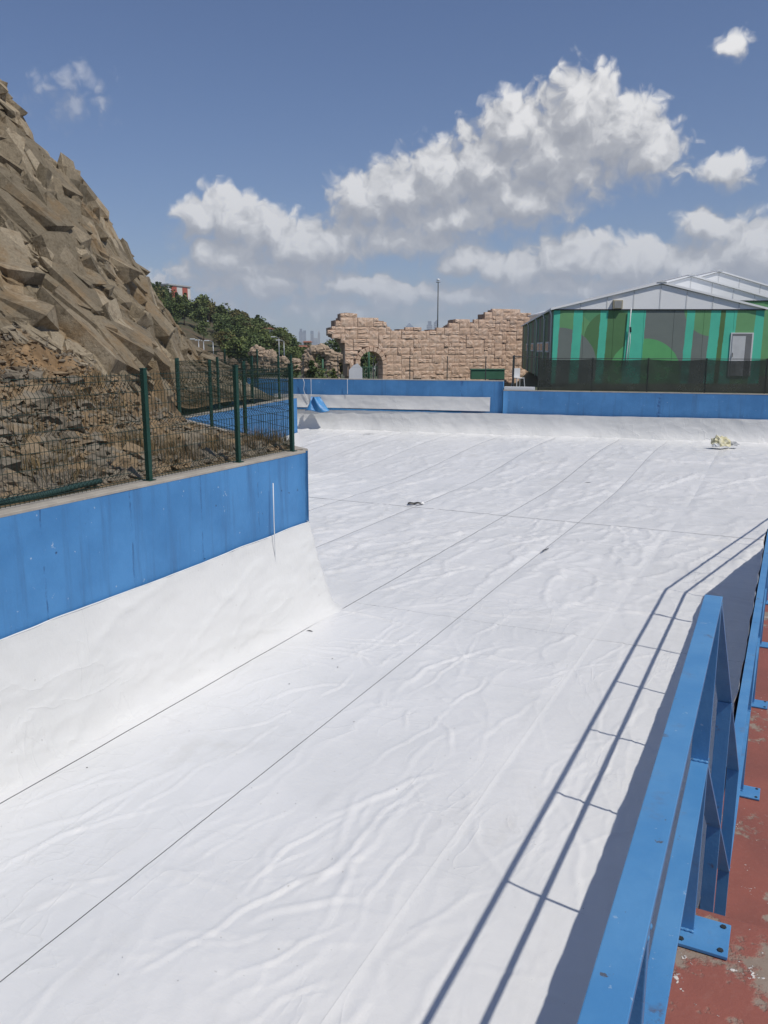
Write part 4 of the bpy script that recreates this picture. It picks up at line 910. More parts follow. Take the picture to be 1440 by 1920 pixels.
# ------------------------------------------------------------------ exhibition hall
HX0, HX1, HY, HZ0 = 8.5, 19.05, 42.0, 2.2
Z_EAVE, Z_PEAK = 5.85, 7.05
def mat_mural():
    m, t, b, pos, out = newmat('mural_front')
    s = t.new('ShaderNodeSeparateXYZ'); t.l.new(pos, s.inputs[0])
    k = .00948; X = t.m('ADD', t.m('DIVIDE', t.m('SUBTRACT', s.outputs[0], HX0), k), 345.0); Y = t.m('SUBTRACT', 248.0, t.m('DIVIDE', t.m('SUBTRACT', s.outputs[2], Z_EAVE), k))
    wob = t.m('MULTIPLY', t.m('SUBTRACT', t.noise(pos, 2.5, 3, 0.5), 0.5), 8.0); X = t.m('ADD', X, wob)
    def circ(cx, cy, r):
        d = t.m('SQRT', t.m('ADD', t.m('POWER', t.m('ABSOLUTE', t.m('SUBTRACT', X, cx)), 2), t.m('POWER', t.m('ABSOLUTE', t.m('SUBTRACT', Y, cy)), 2))); return t.m('LESS_THAN', d, r)
    def band(a, c, lean=0.0):
        xx = t.m('SUBTRACT', X, t.m('MULTIPLY', t.m('SUBTRACT', Y, 380), lean)); return t.m('MULTIPLY', t.m('GREATER_THAN', xx, a), t.m('LESS_THAN', xx, c))
    mid = (0.16, 0.38, 0.16); grey = (0.185, 0.215, 0.195); teal = (0.09, 0.58, 0.40); br = (0.125, 0.44, 0.16); dk = (0.11, 0.33, 0.155)
    c = t.mix(circ(610, 190, 140), mid, dk); c = t.mix(circ(660, 400, 150), c, (0.095, 0.22, 0.085)); c = t.mix(circ(380, 545, 205), c, grey)
    c = t.mix(band(822, 1172), c, grey); c = t.mix(circ(1190, 225, 160), c, mid); c = t.mix(circ(842, 592, 195), c, br); c = t.mix(band(1222, 1252, -.05), c, (0.10, 0.19, 0.06))
    for a, e in ((340, 375), (448, 495), (588, 628), (730, 828), (1045, 1088), (1172, 1224), (1250, 1310), (1408, 1500)): c = t.mix(band(a, e, -.035), c, teal)
    c = t.mix(t.mr(t.noise(pos, 0.9, 5, 0.65), 0.4, 0.72, 0, 0.35), c, t.vm('MULTIPLY', c, (0.7, 0.72, 0.75)))
    t.l.new(c, b.inputs['Base Color']); b.inputs['Roughness'].default_value = 0.6
mat_mural()
def mat_mural_side():
    m, t, b, pos, out = newmat('mural_side')
    s = t.new('ShaderNodeSeparateXYZ'); t.l.new(pos, s.inputs[0]); f = t.m('FRACT', t.m('MULTIPLY', s.outputs[1], 0.21)); f2 = t.m('FRACT', t.m('MULTIPLY', s.outputs[1], 0.137))
    c = t.mix(t.m('LESS_THAN', f, 0.3), (0.05, 0.16, 0.07), (0.035, 0.23, 0.16)); c = t.mix(t.m('LESS_THAN', f2, 0.25), c, (0.06, 0.075, 0.068))
    t.l.new(c, b.inputs['Base Color']); b.inputs['Roughness'].default_value = 0.6
mat_mural_side()
def hall(label, x0, x1, y0, y1, z0, ze, zp, front, shift=0.0, detail=True):
    root = empty('exhibition_hall', (x0, y0, z0), label=label, cat='hall'); W = x1 - x0; H = ze - z0; P = zp - z0; D = y1 - y0
    sk = shift                                            # the far end is shifted sideways (building stands slightly skewed)
    n = 7 if detail else 5
    for i in range(n):
        a, b_ = W * i / n, W * (i + 1) / n
        MB().box(a + .006, b_ - .006, 0, .12, 0, H).build('wall_panel', front, root)
    for i in range(8):                                     # gable panels
        a, b_ = W * i / 8 + .012, W * (i + 1) / 8 - .012; rf = lambda x: H + (P - H) * (1 - abs(x / W * 2 - 1)) - .02
        za, zb = rf(a), rf(b_); y_ = -.03
        MB().add([(a, y_, H + .03), (b_, y_, H + .03), (b_, y_, zb + .05), (a, y_, za + .05), (a, .1, H + .03), (b_, .1, H + .03), (b_, .1, zb + .05), (a, .1, za + .05)], [(0,1,2,3),(7,6,5,4),(0,4,5,1),(1,5,6,2),(2,6,7,3),(3,7,4,0)]).build('gable_panel', 'white_panel', root)
    for i in range(1, 8):
        x = W * i / 8; zt = H + (P - H) * (1 - abs(x / W * 2 - 1)); MB().box(x - .03, x + .03, -.045, -.025, H + .03, zt - .02).build('joint_strip', 'white_paint', root)
    MB().box(-.02, W + .02, -.05, .0, H - .03, H + .03).build('eave_trim', 'dark_metal', root)
    t = .10
    for sgn in (0, 1):
        xa = -.18 if sgn == 0 else W + .18; zr = P + .06; zl = H - .02
        v = [(xa, -.14, zl), (W/2, -.14, zr), (W/2 + sk, D, zr), (xa + sk, D, zl)]; v += [(a, b_, c + t) for a, b_, c in v]
        r_o = MB().add(v, [(0,1,2,3),(7,6,5,4),(0,4,5,1),(1,5,6,2),(2,6,7,3),(3,7,4,0)]).build('roof', 'white_panel', root)
    MB().add([(W/2-.25, -.17, P + .12), (W/2, -.17, P + .22), (W/2 + .25, -.17, P + .12), (W/2-.25+sk, D, P + .12), (W/2+sk, D, P + .22), (W/2 + .25+sk, D, P + .12)], [(0,2,1),(3,4,5),(0,1,4,3),(1,2,5,4),(2,0,3,5)]).build('ridge_cap', 'white_paint', root)
    ns = 10 if detail else 4
    for sgn, xx in ((0, 0.0), (1, W)):
        for i in range(ns):
            ya, yb = .13 + (D - .13) * i / ns + .01, .13 + (D - .13) * (i + 1) / ns - .01; xa, xb = xx + sk * ya / D, xx + sk * yb / D; th_ = .12 * (1 if sgn == 0 else -1)
            MB().add([(xa, ya, 0), (xb, yb, 0), (xb + th_, yb, 0), (xa + th_, ya, 0), (xa, ya, H), (xb, yb, H), (xb + th_, yb, H), (xa + th_, ya, H)], [(0,3,2,1),(4,5,6,7),(0,1,5,4),(1,2,6,5),(2,3,7,6),(3,0,4,7)]).build('side_panel', 'mural_side' if detail else 'white_panel', root)
    return root, W, H, P, D
hroot, W, H, P, D = hall('green mural painted hall with white gable behind the black netting', HX0, HX1, HY, 76.0, HZ0, Z_EAVE, Z_PEAK, 'mural_front', shift=4.1)
hall('white roofed hall just behind the green mural hall', 13.9, 24.9, 53.5, 80.0, 2.2, 6.9, 8.35, 'mural_front', detail=False)
hall('highest white gabled hall at the back right', 18.6, 31.2, 63.0, 90.0, 2.2, 7.7, 9.45, 'mural_front', detail=False)
# door, vent, pipe and side details of the mural hall
dx0 = (1382 - 1040) / 400 * 10.55; dz0 = .38
MB().box(dx0 - .08, dx0 + 1.06, -.05, -.005, dz0, dz0 + 2.15).build('door_frame', 'white_paint', hroot)
dr = MB().box(dx0, dx0 + .66, -.075, -.052, dz0 + .01, dz0 + 1.98).build('door', 'door_grey', hroot)
MB().box(dx0 + .68, dx0 + .98, -.07, -.052, dz0 + .01, dz0 + 1.98).build('door_leaf', 'door_dark', hroot)
MB().box(dx0, dx0 + .98, -.068, -.052, dz0 + 1.99, dz0 + 2.10).build('door_transom', 'door_dark', hroot)
MB().tube([(dx0 + .05, -.08, dz0 + .95), (dx0 + .05, -.11, dz0 + .98), (dx0 + .05, -.11, dz0 + 1.12), (dx0 + .05, -.08, dz0 + 1.15)], .015, 5).build('handle', 'dark_metal', dr)
vx = (1150 - 1040) / 400 * 10.55; vz = H + .04
vo = MB().box(vx, vx + .47, -.20, -.032, vz, vz + .42).build('vent_box', 'vent_beige', hroot, bevel=.01)
for i in range(6): MB().box(vx + .06, vx + .41, -.215, -.202, vz + .05 + i * .058, vz + .085 + i * .058).build('louvre', 'seal_grey', vo)
px_ = (1183 - 1040) / 400 * 10.55
MB().tube([(px_ + .05, -.12, H + .06), (px_ + .02, -.12, H - 1.0), (px_ - .03, -.11, H - 2.0), (px_ - .10, -.11, H - 2.75)], .028, 6).build('pipe', 'white_paint', hroot, smooth=True)
MB().tube([(px_ + .08, -.10, H - .9), (px_ + .10, -.10, H - 1.6), (px_ + .02, -.10, H - 2.75)], .018, 6).build('hose', 'white_paint', hroot, smooth=True)
MB().tube([(px_ + .06, -.13, H - .85), (px_ + .09, -.12, H - 1.1)], .05, 6).build('bracket', 'dark_metal', hroot)
for yy in (.25, 5.2, 12.0, 22.0):
    xo = 4.1 * yy / D - .08; MB().tube([(xo - .1, yy, H + .02), (xo, yy, H - .3), (xo, yy, 0)], .05, 6).build('downpipe', 'white_paint', hroot, smooth=True)
for yy in (2.0, 2.9, 6.5, 7.4, 9.2, 10.2, 15.5, 17.0, 24):
    xo = 4.1 * yy / D - .03; f = MB().box(xo - .02, xo + .06, yy, yy + .55, 1.55, 2.1).build('window', 'white_paint', hroot); MB().box(xo - .028, xo - .021, yy + .08, yy + .47, 1.63, 2.02).build('pane', 'glass_dark', f)

# ------------------------------------------------------------------ black shade netting on the far wall
FD = (Vector((*FR, 0)) - Vector((*FJ, 0))).normalized(); FN = Vector((-FD.y, FD.x, 0))
net = empty('shade_fence', (FJ[0] + .3, FJ[1] + .05, 2.28), label='low fence of black shade netting on the lower far wall', cat='fence')
for i in range(9):
    a = FD * (1.15 + 2.12 * i); m = MB(); m.tube([a + Vector((0, 0, .0)), a + Vector((0, 0, 1.32))], .03, 6); m.build('post', 'dark_metal', net)
    if i < 8:
        b = FD * (1.15 + 2.12 * (i + 1)); us = np.linspace(0, 1, 26); zs = np.linspace(.03, 1.27, 9); Uu, Zz = np.meshgrid(us, zs, indexing='ij')
        bow = .05 * np.sin(Uu * math.pi) * np.sin(Zz * 2.2) + (fbm(Uu * 4 + i * 9, Zz * 3, 3, 3) - .5) * .06; sag = -.045 * np.sin(Uu * math.pi) * (Zz > 1.2)
        Vn = np.stack([a.x + (b.x - a.x) * Uu + FN.x * (bow - .045), a.y + (b.y - a.y) * Uu + FN.y * (bow - .045), Zz + sag], -1).reshape(-1, 3)
        link('netting', np_mesh('netting', Vn, gridfaces(26, 9), 'shade_cloth'), net)
MB().tube([FD * 1.15 + Vector((0, 0, 1.29)), FD * 18 + Vector((0, 0, 1.29))], .014, 5).build('top_wire', 'dark_metal', net)
MB().tube([FD * 1.15 + Vector((0, 0, .05)), FD * 18 + Vector((0, 0, .05))], .02, 5).build('bottom_rail', 'dark_metal', net)
# barred gate section turning back at the netting's left end
gt = empty('bar_fence', (FJ[0] + .45, FJ[1] + .3, 2.28), label='short black bar fence turning back at the left end of the netting', cat='fence')
for i in range(15):
    a = Vector((.0 + .04 * i, .24 * i, 0)); MB().tube([a, a + Vector((0, 0, 1.38))], .022 if i % 7 else .035, 6).build('bar', 'dark_metal', gt)
MB().tube([(0, 0, 1.36), (.56, 3.36, 1.36)], .025, 6).build('top_rail', 'dark_metal', gt); MB().tube([(0, 0, .1), (.56, 3.36, .1)], .025, 6).build('bottom_rail', 'dark_metal', gt)
MB().tube([(0, 0, 1.36), (.95, -.22, 1.34)], .02, 6).build('top_rail', 'dark_metal', gt)
o = MB().box(0, 1.25, 0, .22, 0, .13).build('white_kerb', 'white_paint', bevel=.01, label='short white kerb block at the left end of the netting', cat='kerb'); o.location = (FJ[0] + .06, FJ[1] + .06, 2.285); o.rotation_euler.z = math.atan2(FD.y, FD.x)
# stacked white chair glimpsed behind the bars
ch = empty('plastic_chair', (FJ[0] + 1.0, FJ[1] + 2.3, 2.25), .4, label='white plastic chair behind the short black bar fence', cat='chair')
MB().box(-.2, .2, -.2, .2, .42, .45).build('seat', 'white_paint', ch, bevel=.01); MB().box(-.2, .2, .18, .21, .46, .85).build('backrest', 'white_paint', ch, bevel=.008)
for i in (-1, 1):
    for j in (-1, 1): MB().tube([(i * .18, j * .17, .42), (i * .21, j * .21, 0)], .02, 5).build('leg', 'white_paint', ch)
# thin posts with wires on the taller far wall
tp = empty('post_fence', (FL[0], FL[1], 2.66), label='thin dark posts with slack wires on the taller far wall', cat='fence'); FD0 = (Vector((*FJ, 0)) - Vector((*FL, 0))).normalized(); FN0 = Vector((-FD0.y, FD0.x, 0))
for i in range(6):
    a = FD0 * (1.8 + 1.63 * i + .9) + FN0 * .15; MB().tube([a, a + Vector((0, 0, .98))], .022, 5).build('post', 'dark_metal', tp)
for zz in (.5, .95):
    MB().tube([FD0 * 2.7 + FN0 * .15 + Vector((0, 0, zz)), FD0 * 10.9 + FN0 * .15 + Vector((0, 0, zz))], .0025, 3).build('wire', 'dark_metal', tp)
# low green box and small white sign near the ruin
o = MB().box(0, 1.55, 0, .5, 0, .42).box(-.03, 1.58, -.03, .53, .425, .47).build('green_bench_box', 'green_paint', bevel=.01, label='low green box bench behind the far wall by the netting', cat='box'); o.location = (4.05, 38.4, 2.55)
sg = empty('white_board', (-1.62, 38.3, 2.2), .1, label='small pointed white board standing behind the far wall', cat='board')
MB().add([(0,0,.3),(.62,0,.3),(.62,0,.86),(.40,0,1.08),(.22,0,1.0),(0,0,.78)] + [(0,.04,.3),(.62,.04,.3),(.62,.04,.86),(.40,.04,1.08),(.22,.04,1.0),(0,.04,.78)], [(0,1,2,3,4,5),(11,10,9,8,7,6)] + [(i,(i+1)%6,6+(i+1)%6,6+i) for i in range(6)]).build('panel', 'white_paint', sg)
for xx in (.1, .5): MB().tube([(xx, .05, 0), (xx, .05, .5)], .02, 5).build('leg', 'white_paint', sg)
# hanging cords on the far wall
for (uu, z0, z1, wig, lab) in ((2.05, 1.98, 2.66, .0, 'white cord hanging at the left corner of the far wall'), (2.75, 1.55, 2.66, .05, 'crooked white cord hanging down past the wall sheet on the far wall'), (3.15, 1.5, 2.64, .0, 'thin pale cord reaching onto the far wall sheet'), (4.85, 2.0, 2.66, 0., 'short white cord on the far wall beside the gateway')):
    b0 = Vector((*FL, 0)) + FLD * uu - FN0 * .10; pts = [b0 + FLD * (wig * math.sin(k * 1.3) + wig * 4 * (1 - k / 7)) + Vector((0, 0, z0 + (z1 - z0) * k / 7)) for k in range(8)]
    m = MB(); m.tube([p - pts[0] for p in pts], .012, 5); o = m.build('cord', 'white_paint', smooth=True, label=lab, cat='cord'); o.location = pts[0]
# white cord hanging down the near left wall onto the sheet
cx_, cy_ = sp_xy(9.39, PL + .085)
m = MB(); m.tube([(0, 0, 0), (.004, 0, .5), (-.003, 0, 1.0), (0, 0, 1.55)], .008, 6); o = m.build('cord', 'white_paint', smooth=True, label='white cord hanging straight down the near left wall over the liner', cat='cord'); o.location = (cx_, cy_, .59)

# ------------------------------------------------------------------ things lying in the pool
# blue tarp bunched at the far wall
tp_ = Vector((*FL, 0)) + FLD * 3.55 - FN0 * .32
us = np.linspace(0, 1, 26); ts = np.linspace(0, 1, 18); Uu, Tt = np.meshgrid(us, ts, indexing='ij')
wd_ = .42 + .75 * (1 - Tt) ** 1.6; Xl = (Uu - .5) * wd_ - .12 * Tt ** 2; Zl = .62 * Tt + .05 * np.sin(Uu * 7) * (1 - Tt); Yl = .20 * np.sin(Uu * math.pi) * (1 - .5 * Tt) + .09 * np.sin(Uu * 9 + Tt * 3) + .10 * (1 - Tt)
Vt = np.stack([Xl * FLD.x - FN0.x * Yl, Xl * FLD.y - FN0.y * Yl, Zl], -1).reshape(-1, 3)
me = np_mesh('blue_tarp', Vt, gridfaces(26, 18), 'blue_tarp'); o = link('blue_tarp', me, label='bunched blue tarp sticking up against the far wall', cat='tarp', loc=(tp_.x, tp_.y, 1.26)); sm = o.modifiers.new('s', 'SOLIDIFY'); sm.thickness = .012
us = np.linspace(0, 1, 90); ts = np.linspace(0, 1, 5); Uu, Tt = np.meshgrid(us, ts, indexing='ij')
Xl = Uu * 7.6; Zl = .02 + .075 * (1 - Uu * .7) * Tt + .02 * fbm(Uu * 30, Tt, 3, 8); Yl = .09 + .03 * np.sin(Tt * 3) + .03 * fbm(Uu * 20, Tt * 2, 3, 9)
Vt = np.stack([Xl * FLD.x - FN0.x * Yl, Xl * FLD.y - FN0.y * Yl, Zl], -1).reshape(-1, 3); b0 = Vector((*FL, 0)) + FLD * 2.3
o = link('tarp_strip', np_mesh('tarp_strip', Vt, gridfaces(90, 5), 'blue_tarp'), label='narrow strip of light blue tarp between the two far wall sheets', cat='tarp', loc=(b0.x, b0.y, 1.28)); sm = o.modifiers.new('s', 'SOLIDIFY'); sm.thickness = .01

def floor_z(s, p):
    X, Y = sp_xy(s, p); return float(liner_h(np.array([[s]]), np.array([[p]]))[0, 0]) + .42 * float(sstep(22, 31, np.array(s)))
def floor_hit(u, v, zf=0.0):
    azm, elv = dir_px(u, v); t = (CAM_Z - zf) / -math.tan(elv); return math.sin(azm) * t, math.cos(azm) * t
# torn black flap with white scrap
fx, fy = floor_hit(778, 948); s_, p_ = xy_sp(fx, fy); fz = floor_z(s_, p_)
fl = empty('torn_flap', (fx, fy, fz), .15, label='black torn slit with a curled white scrap in the middle of the liner', cat='torn liner')
us = np.linspace(0, 1, 14); ts = np.linspace(0, 1, 6); Uu, Tt = np.meshgrid(us, ts, indexing='ij')
Vt = np.stack([(Uu - .5) * .40 + .03 * Tt, -.03 + .10 * Tt * (1 - .3 * Uu), .012 + .05 * np.sin(Tt * 2.4) * (1 - .6 * np.abs(Uu - .4)) + .012 * np.sin(Uu * 12)], -1).reshape(-1, 3)
link('black_flap', np_mesh('black_flap', Vt, gridfaces(14, 6), 'black_rubber'), fl)
Vt = np.stack([.14 + (Uu) * .11, -.02 + .09 * Tt, .02 + .055 * np.sin(Tt * 2.8) * np.sin(Uu * 3.0)], -1).reshape(-1, 3); link('white_scrap', np_mesh('white_scrap', Vt, gridfaces(14, 6), 'liner'), fl)
def slit(u, v, L, wdt, ang, lab, z=0.0):
    x, y = floor_hit(u, v, z); s_, p_ = xy_sp(x, y); zz = floor_z(s_, p_) + .012; m = MB(); n = 7; top = []; bot = []
    for i in range(n):
        t = i / (n - 1); w_ = wdt * math.sin(math.pi * min(max(t, .04), .96)); top.append((L * (t - .5), w_ / 2 + .01 * math.sin(5 * t), .004)); bot.append((L * (t - .5), -w_ / 2 + .01 * math.sin(5 * t), .004))
    vs_ = top + bot + [(a, b, c - .006) for a, b, c in top + bot]; fs = [(i, n + i, n + i + 1, i + 1) for i in range(n - 1)] + [(2*n + i, 2*n + i + 1, 3*n + i + 1, 3*n + i) for i in range(n - 1)]
    o = m.add(vs_, fs).build('liner_slit', 'black_rubber', label=lab, cat='torn liner'); o.location = (x, y, zz); o.rotation_euler.z = ang
slit(394, 1262, .16, .022, 1.0, 'small dark cut in the liner beside the left wall foot')
slit(581, 1185, .10, .022, -.2, 'tiny dark nick in the liner left of the long seam')
slit(1022, 1036, .34, .035, 1.0, 'dark gap in the long seam next to the crumpled star fold')
slit(690, 829, .62, .06, .3, 'dark flat mark on the liner near the far left corner', .1)
slit(1103, 909, .22, .03, 0.2, 'small dark mark on the liner towards the right of the far half')
# crumpled pale yellow bag at the foot of the far wall
def lump(name, mat, sx, sy, sz, seed, sub=3, amp=.25, freq=2.0, flat=.0):
    bm = bmesh.new(); bmesh.ops.create_icosphere(bm, subdivisions=sub, radius=1)
    co = np.array([v.co[:] for v in bm.verts]); nn = (fbm(co[:, 0] * freq + seed, co[:, 2] * freq, 4, seed) + fbm(co[:, 1] * freq + seed, co[:, 2] * freq + 3, 4, seed + 2) + fbm(co[:, 0] * freq, co[:, 1] * freq + seed, 4, seed + 3)) / 1.6 - .94; n2 = fbm(co[:, 2] * freq * 2 + seed, co[:, 0] * freq * 2 - co[:, 1], 3, seed + 5) - .5
    for v, a, b in zip(bm.verts, nn, n2):
        v.co = Vector((v.co.x * sx, v.co.y * sy, max(v.co.z, -.35) * sz)) * (1 + amp * 2 * a + amp * b)
    me = bpy.data.meshes.new(name); bm.to_mesh(me); bm.free(); me.materials.append(MAT[mat]); return me
bgx, bgy = floor_hit(1352, 836, .55)
bag = empty('crumpled_bag', (bgx, bgy, .52), label='crumpled pale yellow bag at the foot of the far wall', cat='bag')
link('bag_body', lump('bag_body', 'yellow_bag', .30, .22, .24, 3, 3, .45, 2.4), bag, loc=(0, 0, .12)); link('bag_fold', lump('bag_fold', 'seal_grey', .22, .14, .12, 9, 3, .4, 2.2), bag, loc=(.42, .05, .08)); link('bag_flap', lump('bag_flap', 'white_paint', .14, .1, .1, 12, 3, .5, 2.2), bag, loc=(-.2, -.12, .05))
# specks of dirt
sm_ = MB(); rs_ = random.Random(4)
for i in range(70):
    s_ = 3.2 + rs_.random() ** 1.3 * 20; p_ = rs_.uniform(-6, -.5) if s_ < 11 else rs_.uniform(-8, 2); r_s = rs_.choice([.002, .003, .003, .004, .005, .009]); x, y = sp_xy(s_, p_); zz = floor_z(s_, p_) + .006; a_ = rs_.uniform(0, 3)
    pts = [(x + r_s * rs_.uniform(.5, 1.5) * math.cos(a_ + k * 1.26), y + r_s * rs_.uniform(.5, 1.2) * math.sin(a_ + k * 1.26), zz) for k in range(5)]
    sm_.add(pts + [(x, y, zz + .006)], [(k, (k + 1) % 5, 5) for k in range(5)])
sm_.build('dirt_specks', 'black_rubber', kind='stuff', label='small specks of dirt and leaf scattered over the white liner', cat='dirt')

# ------------------------------------------------------------------ trees
def tree_meshes(k, kind):
    rr = random.Random(900 + k); mat = {0: 'leaf_dark', 1: 'leaf_mid', 2: 'leaf_olive'}[kind]
    lob = []; 
    for i in range(9):
        a = rr.uniform(0, 6.28); d = rr.uniform(0, .30); lob.append((math.cos(a) * d, math.sin(a) * d, rr.uniform(.36, .86), rr.uniform(.14, .27)))
    if kind == 0 and k % 2: lob = [(rr.uniform(-.08, .08), rr.uniform(-.08, .08), .2 + .75 * i / 8, .24 * (1.08 - i / 9)) for i in range(9)]
    V = []; F = []; o = 0
    for i in range(850):
        lx, ly, lz, lr = rr.choice(lob); v = Vector((rr.gauss(0, 1), rr.gauss(0, 1), rr.gauss(0, 1))).normalized() * (lr * rr.uniform(.55, 1.06) ** .7)
        c = Vector((lx, ly, lz)) + Vector((v.x, v.y, v.z * .85)); u = Vector((rr.gauss(0, 1), rr.gauss(0, 1), rr.gauss(0, .7))).normalized(); wv = u.cross(Vector((rr.gauss(0, 1), rr.gauss(0, 1), rr.gauss(0, 1)))).normalized(); s_ = rr.uniform(.025, .055)
        V += [c - u * s_, c + wv * s_ * .7, c + u * s_, c - wv * s_ * .7]; F.append((o, o+1, o+2, o+3)); o += 4
    crown = np_mesh('crown', np.array([q[:] for q in V]), np.array(F), mat, smooth=False)
    tm = MB(); tm.tube([(0, 0, -.06), (.01, 0, .2), (rr.uniform(-.03, .03), 0, .45), (rr.uniform(-.05, .05), 0, .7)], .028, 6, .008)
    for i in range(3):
        a = rr.uniform(0, 6.28); tm.tube([(0, 0, .3), (.12 * math.cos(a), .12 * math.sin(a), .46), (.22 * math.cos(a), .22 * math.sin(a), .62)], .012, 5, .004)
    return crown, tm.mesh('trunk', 'bark', True)
TM = [[tree_meshes(k * 3 + j, j) for k in range(3)] for j in range(3)]
def tree(x, y, z, h, kind, label, group, k=None, spread=1.0):
    k = random.randrange(3) if k is None else k; r = empty('tree', (x, y, z), random.uniform(0, 6.28), label=label, cat='tree', group=group); r.scale = (h * spread, h * spread, h)
    link('crown', TM[kind][k][0], r); link('trunk', TM[kind][k][1], r)
def hz(azd, r): return float(hill_h(np.array([azd]), np.array([r]))[0])
random.seed(21)
cnt = 0
for i in range(1600):
    a = random.uniform(-18.5, -3.0); r = 100 + 150 * random.random() ** .8
    u = 720 + 1530 * math.tan(R(a)) * 1.03
    if 318 < u < 412 and r < 228 and random.random() < .93: continue
    if a > -6.3 and random.random() < .8: continue
    if r < 120 and a < -9: continue
    kd = random.choice([0, 0, 0, 1, 1, 2]); h = random.uniform(3.0, 5.6) * (1.25 if r > 190 else 1)
    z = hz(a, r)
    tree(r * math.sin(R(a)), r * math.cos(R(a)), z - .2, h, kd, ('dark green tree in the wood on the far hillside', 'mid green tree in the wood on the far hillside', 'olive green tree in the wood on the far hillside')[kd], ('dark trees of the hillside wood', 'mid green trees of the hillside wood', 'olive trees of the hillside wood')[kd], spread=random.uniform(.9, 1.3)); cnt += 1
    if cnt >= 295: break
# bushes standing between the artificial rocks and behind the gateway
for (u, y, h, kd, lab) in ((585, 62, 2.7, 0, 'dark conifer in front of the fake rock arch left of the ruin'), (630, 66, 2.0, 0, 'dark bushy tree at the left foot of the ruin wall'), (610, 70, 2.0, 1, 'round green bush between the dark conifer and the ruin wall'), (640, 88, 3.2, 2, 'thin leafy tree rising behind the left curve of the ruin'), (682, 100, 4.5, 0, 'dark tree seen on the left through the gateway'), (706, 104, 4.0, 1, 'green tree seen on the right through the gateway'), (545, 60, 2.4, 0, 'dark bush behind the green screen fence'), (470, 58, 2.2, 1, 'low green bush left of the screen fence'), (640, 130, 5.5, 1, 'green tree far behind the left end of the ruin'), (612, 140, 5.0, 0, 'dark tree far left of the ruin in the gap')):
    x = (u - 720) / 1530 * y * 1.0 / .99; z = float(ground_h(np.array([x]), np.array([float(y)]))[0]); tree(x, y, z - .1, h, kd, lab, None, spread=1.05)

# ------------------------------------------------------------------ artificial rocks left of the ruin
def fake_rock(name, u, y, w_, h_, z, lab, seed, n=7):
    x = (u - 720) / 1530 * y / .99; r = empty(name, (x, y, z), label=lab, cat='rock'); rr = random.Random(seed)
    for i in range(n):
        link('boulder', lump('boulder', 'fake_rock', w_ * rr.uniform(.22, .36), w_ * rr.uniform(.2, .3), h_ * rr.uniform(.22, .34), seed + i, 4, .45, 1.9), r, loc=((i % 3 - 1) * w_ * .36 + rr.uniform(-.15, .15), rr.uniform(-.3, .3), h_ * (.12 + .28 * (i // 3)) + rr.uniform(-.1, .1)))
for i, (u, y, w_, h_, z, lab) in enumerate(((412, 84, 2.4, 2.2, 2.0, 'artificial tan rock just right of the hillside foot'), (430, 86, 1.8, 2.6, 1.6, 'narrow pale artificial rock beside the street lamps'), (455, 88, 2.2, 1.6, 1.6, 'low artificial rock mound left of the tall rock stack'), (506, 90, 2.8, 3.9, 1.6, 'tall artificial rock stack left of the ruin'), (524, 90, 2.4, 3.4, 1.4, 'tan artificial rock stack leaning beside the tallest stack'), (548, 92, 2.6, 2.2, 1.2, 'broken artificial rock wall in the middle of the rocks'), (573, 92, 2.4, 2.4, 1.2, 'artificial rocks left of the small rock arch'))): fake_rock('artificial_rock', u, y, w_ * .9, h_ * .72, z, lab, 40 + i * 7)
ar = empty('rock_arch', ((602 - 720) / 1530 * 86, 86, .4), label='small artificial rock arch left of the ruin wall', cat='rock arch')
for i in range(9):
    t = math.pi * i / 8; link('boulder', lump('boulder', 'fake_rock', .75, .6, .62, 90 + i, 3, .4, 2.0), ar, loc=(1.25 * math.cos(t), 0, 2.0 + 1.3 * math.sin(t)))
for sx_ in (-1, 1):
    for zz in (.3, 1.2): link('boulder', lump('boulder', 'fake_rock', .7, .6, .75, 110 + int(zz * 5) + sx_, 3, .4, 2.0), ar, loc=(sx_ * 1.35, 0, zz))
for i in range(4): link('boulder', lump('boulder', 'fake_rock', .7, .6, .6, 130 + i, 3, .45, 2.0), ar, loc=(1.9 + .55 * i, .2, 2.5 - .25 * i + .2 * math.sin(i * 3)))

# ------------------------------------------------------------------ lamps and poles
def street_lamp(u, y, z, h, lab, arm=.7, mat='galvanised', grp=None, sgn=-1):
    x = (u - 720) / 1530 * y / .99; r = empty('street_lamp', (x, y, z), label=lab, cat='street lamp', group=grp)
    MB().tube([(0, 0, 0), (0, 0, h * .5), (0, 0, h)], .075, 8, .045).build('pole', mat, r, smooth=True); MB().tube([(0, 0, h), (sgn * arm * .5, 0, h + .12), (sgn * arm, 0, h + .14)], .035, 6).build('arm', mat, r, smooth=True)
    MB().box(sgn * arm - .28, sgn * arm + .28, -.12, .12, h + .08, h + .2).build('lamp_head', 'white_paint', r, bevel=.03)
for (u, v, y, lab) in ((383, 638, 96, 'leftmost street lamp in front of the hillside wood'), (392, 640, 97, 'second street lamp from the left in front of the wood'), (409, 641, 95, 'brightest street lamp just right of the hillside foot'), (529, 634, 104, 'street lamp left of the pair above the artificial rocks'), (538, 640, 102, 'street lamp right of the pair above the artificial rocks')):
    zt = CAM_Z + math.tan(dir_px(u, v)[1]) * y * 1.02; street_lamp(u, y, .6, zt - .6, lab)
tpz = CAM_Z + math.tan(dir_px(822, 525)[1]) * 112
pole = empty('lighting_mast', ((822 - 720) / 1530 * 112 / 1.04, 112, -1.0), label='tall slim lighting mast rising behind the ruin wall', cat='mast')
MB().tube([(0, 0, 0), (0, 0, 5), (0, 0, tpz + .7)], .11, 8, .06).build('pole', 'dark_metal', pole, smooth=True)
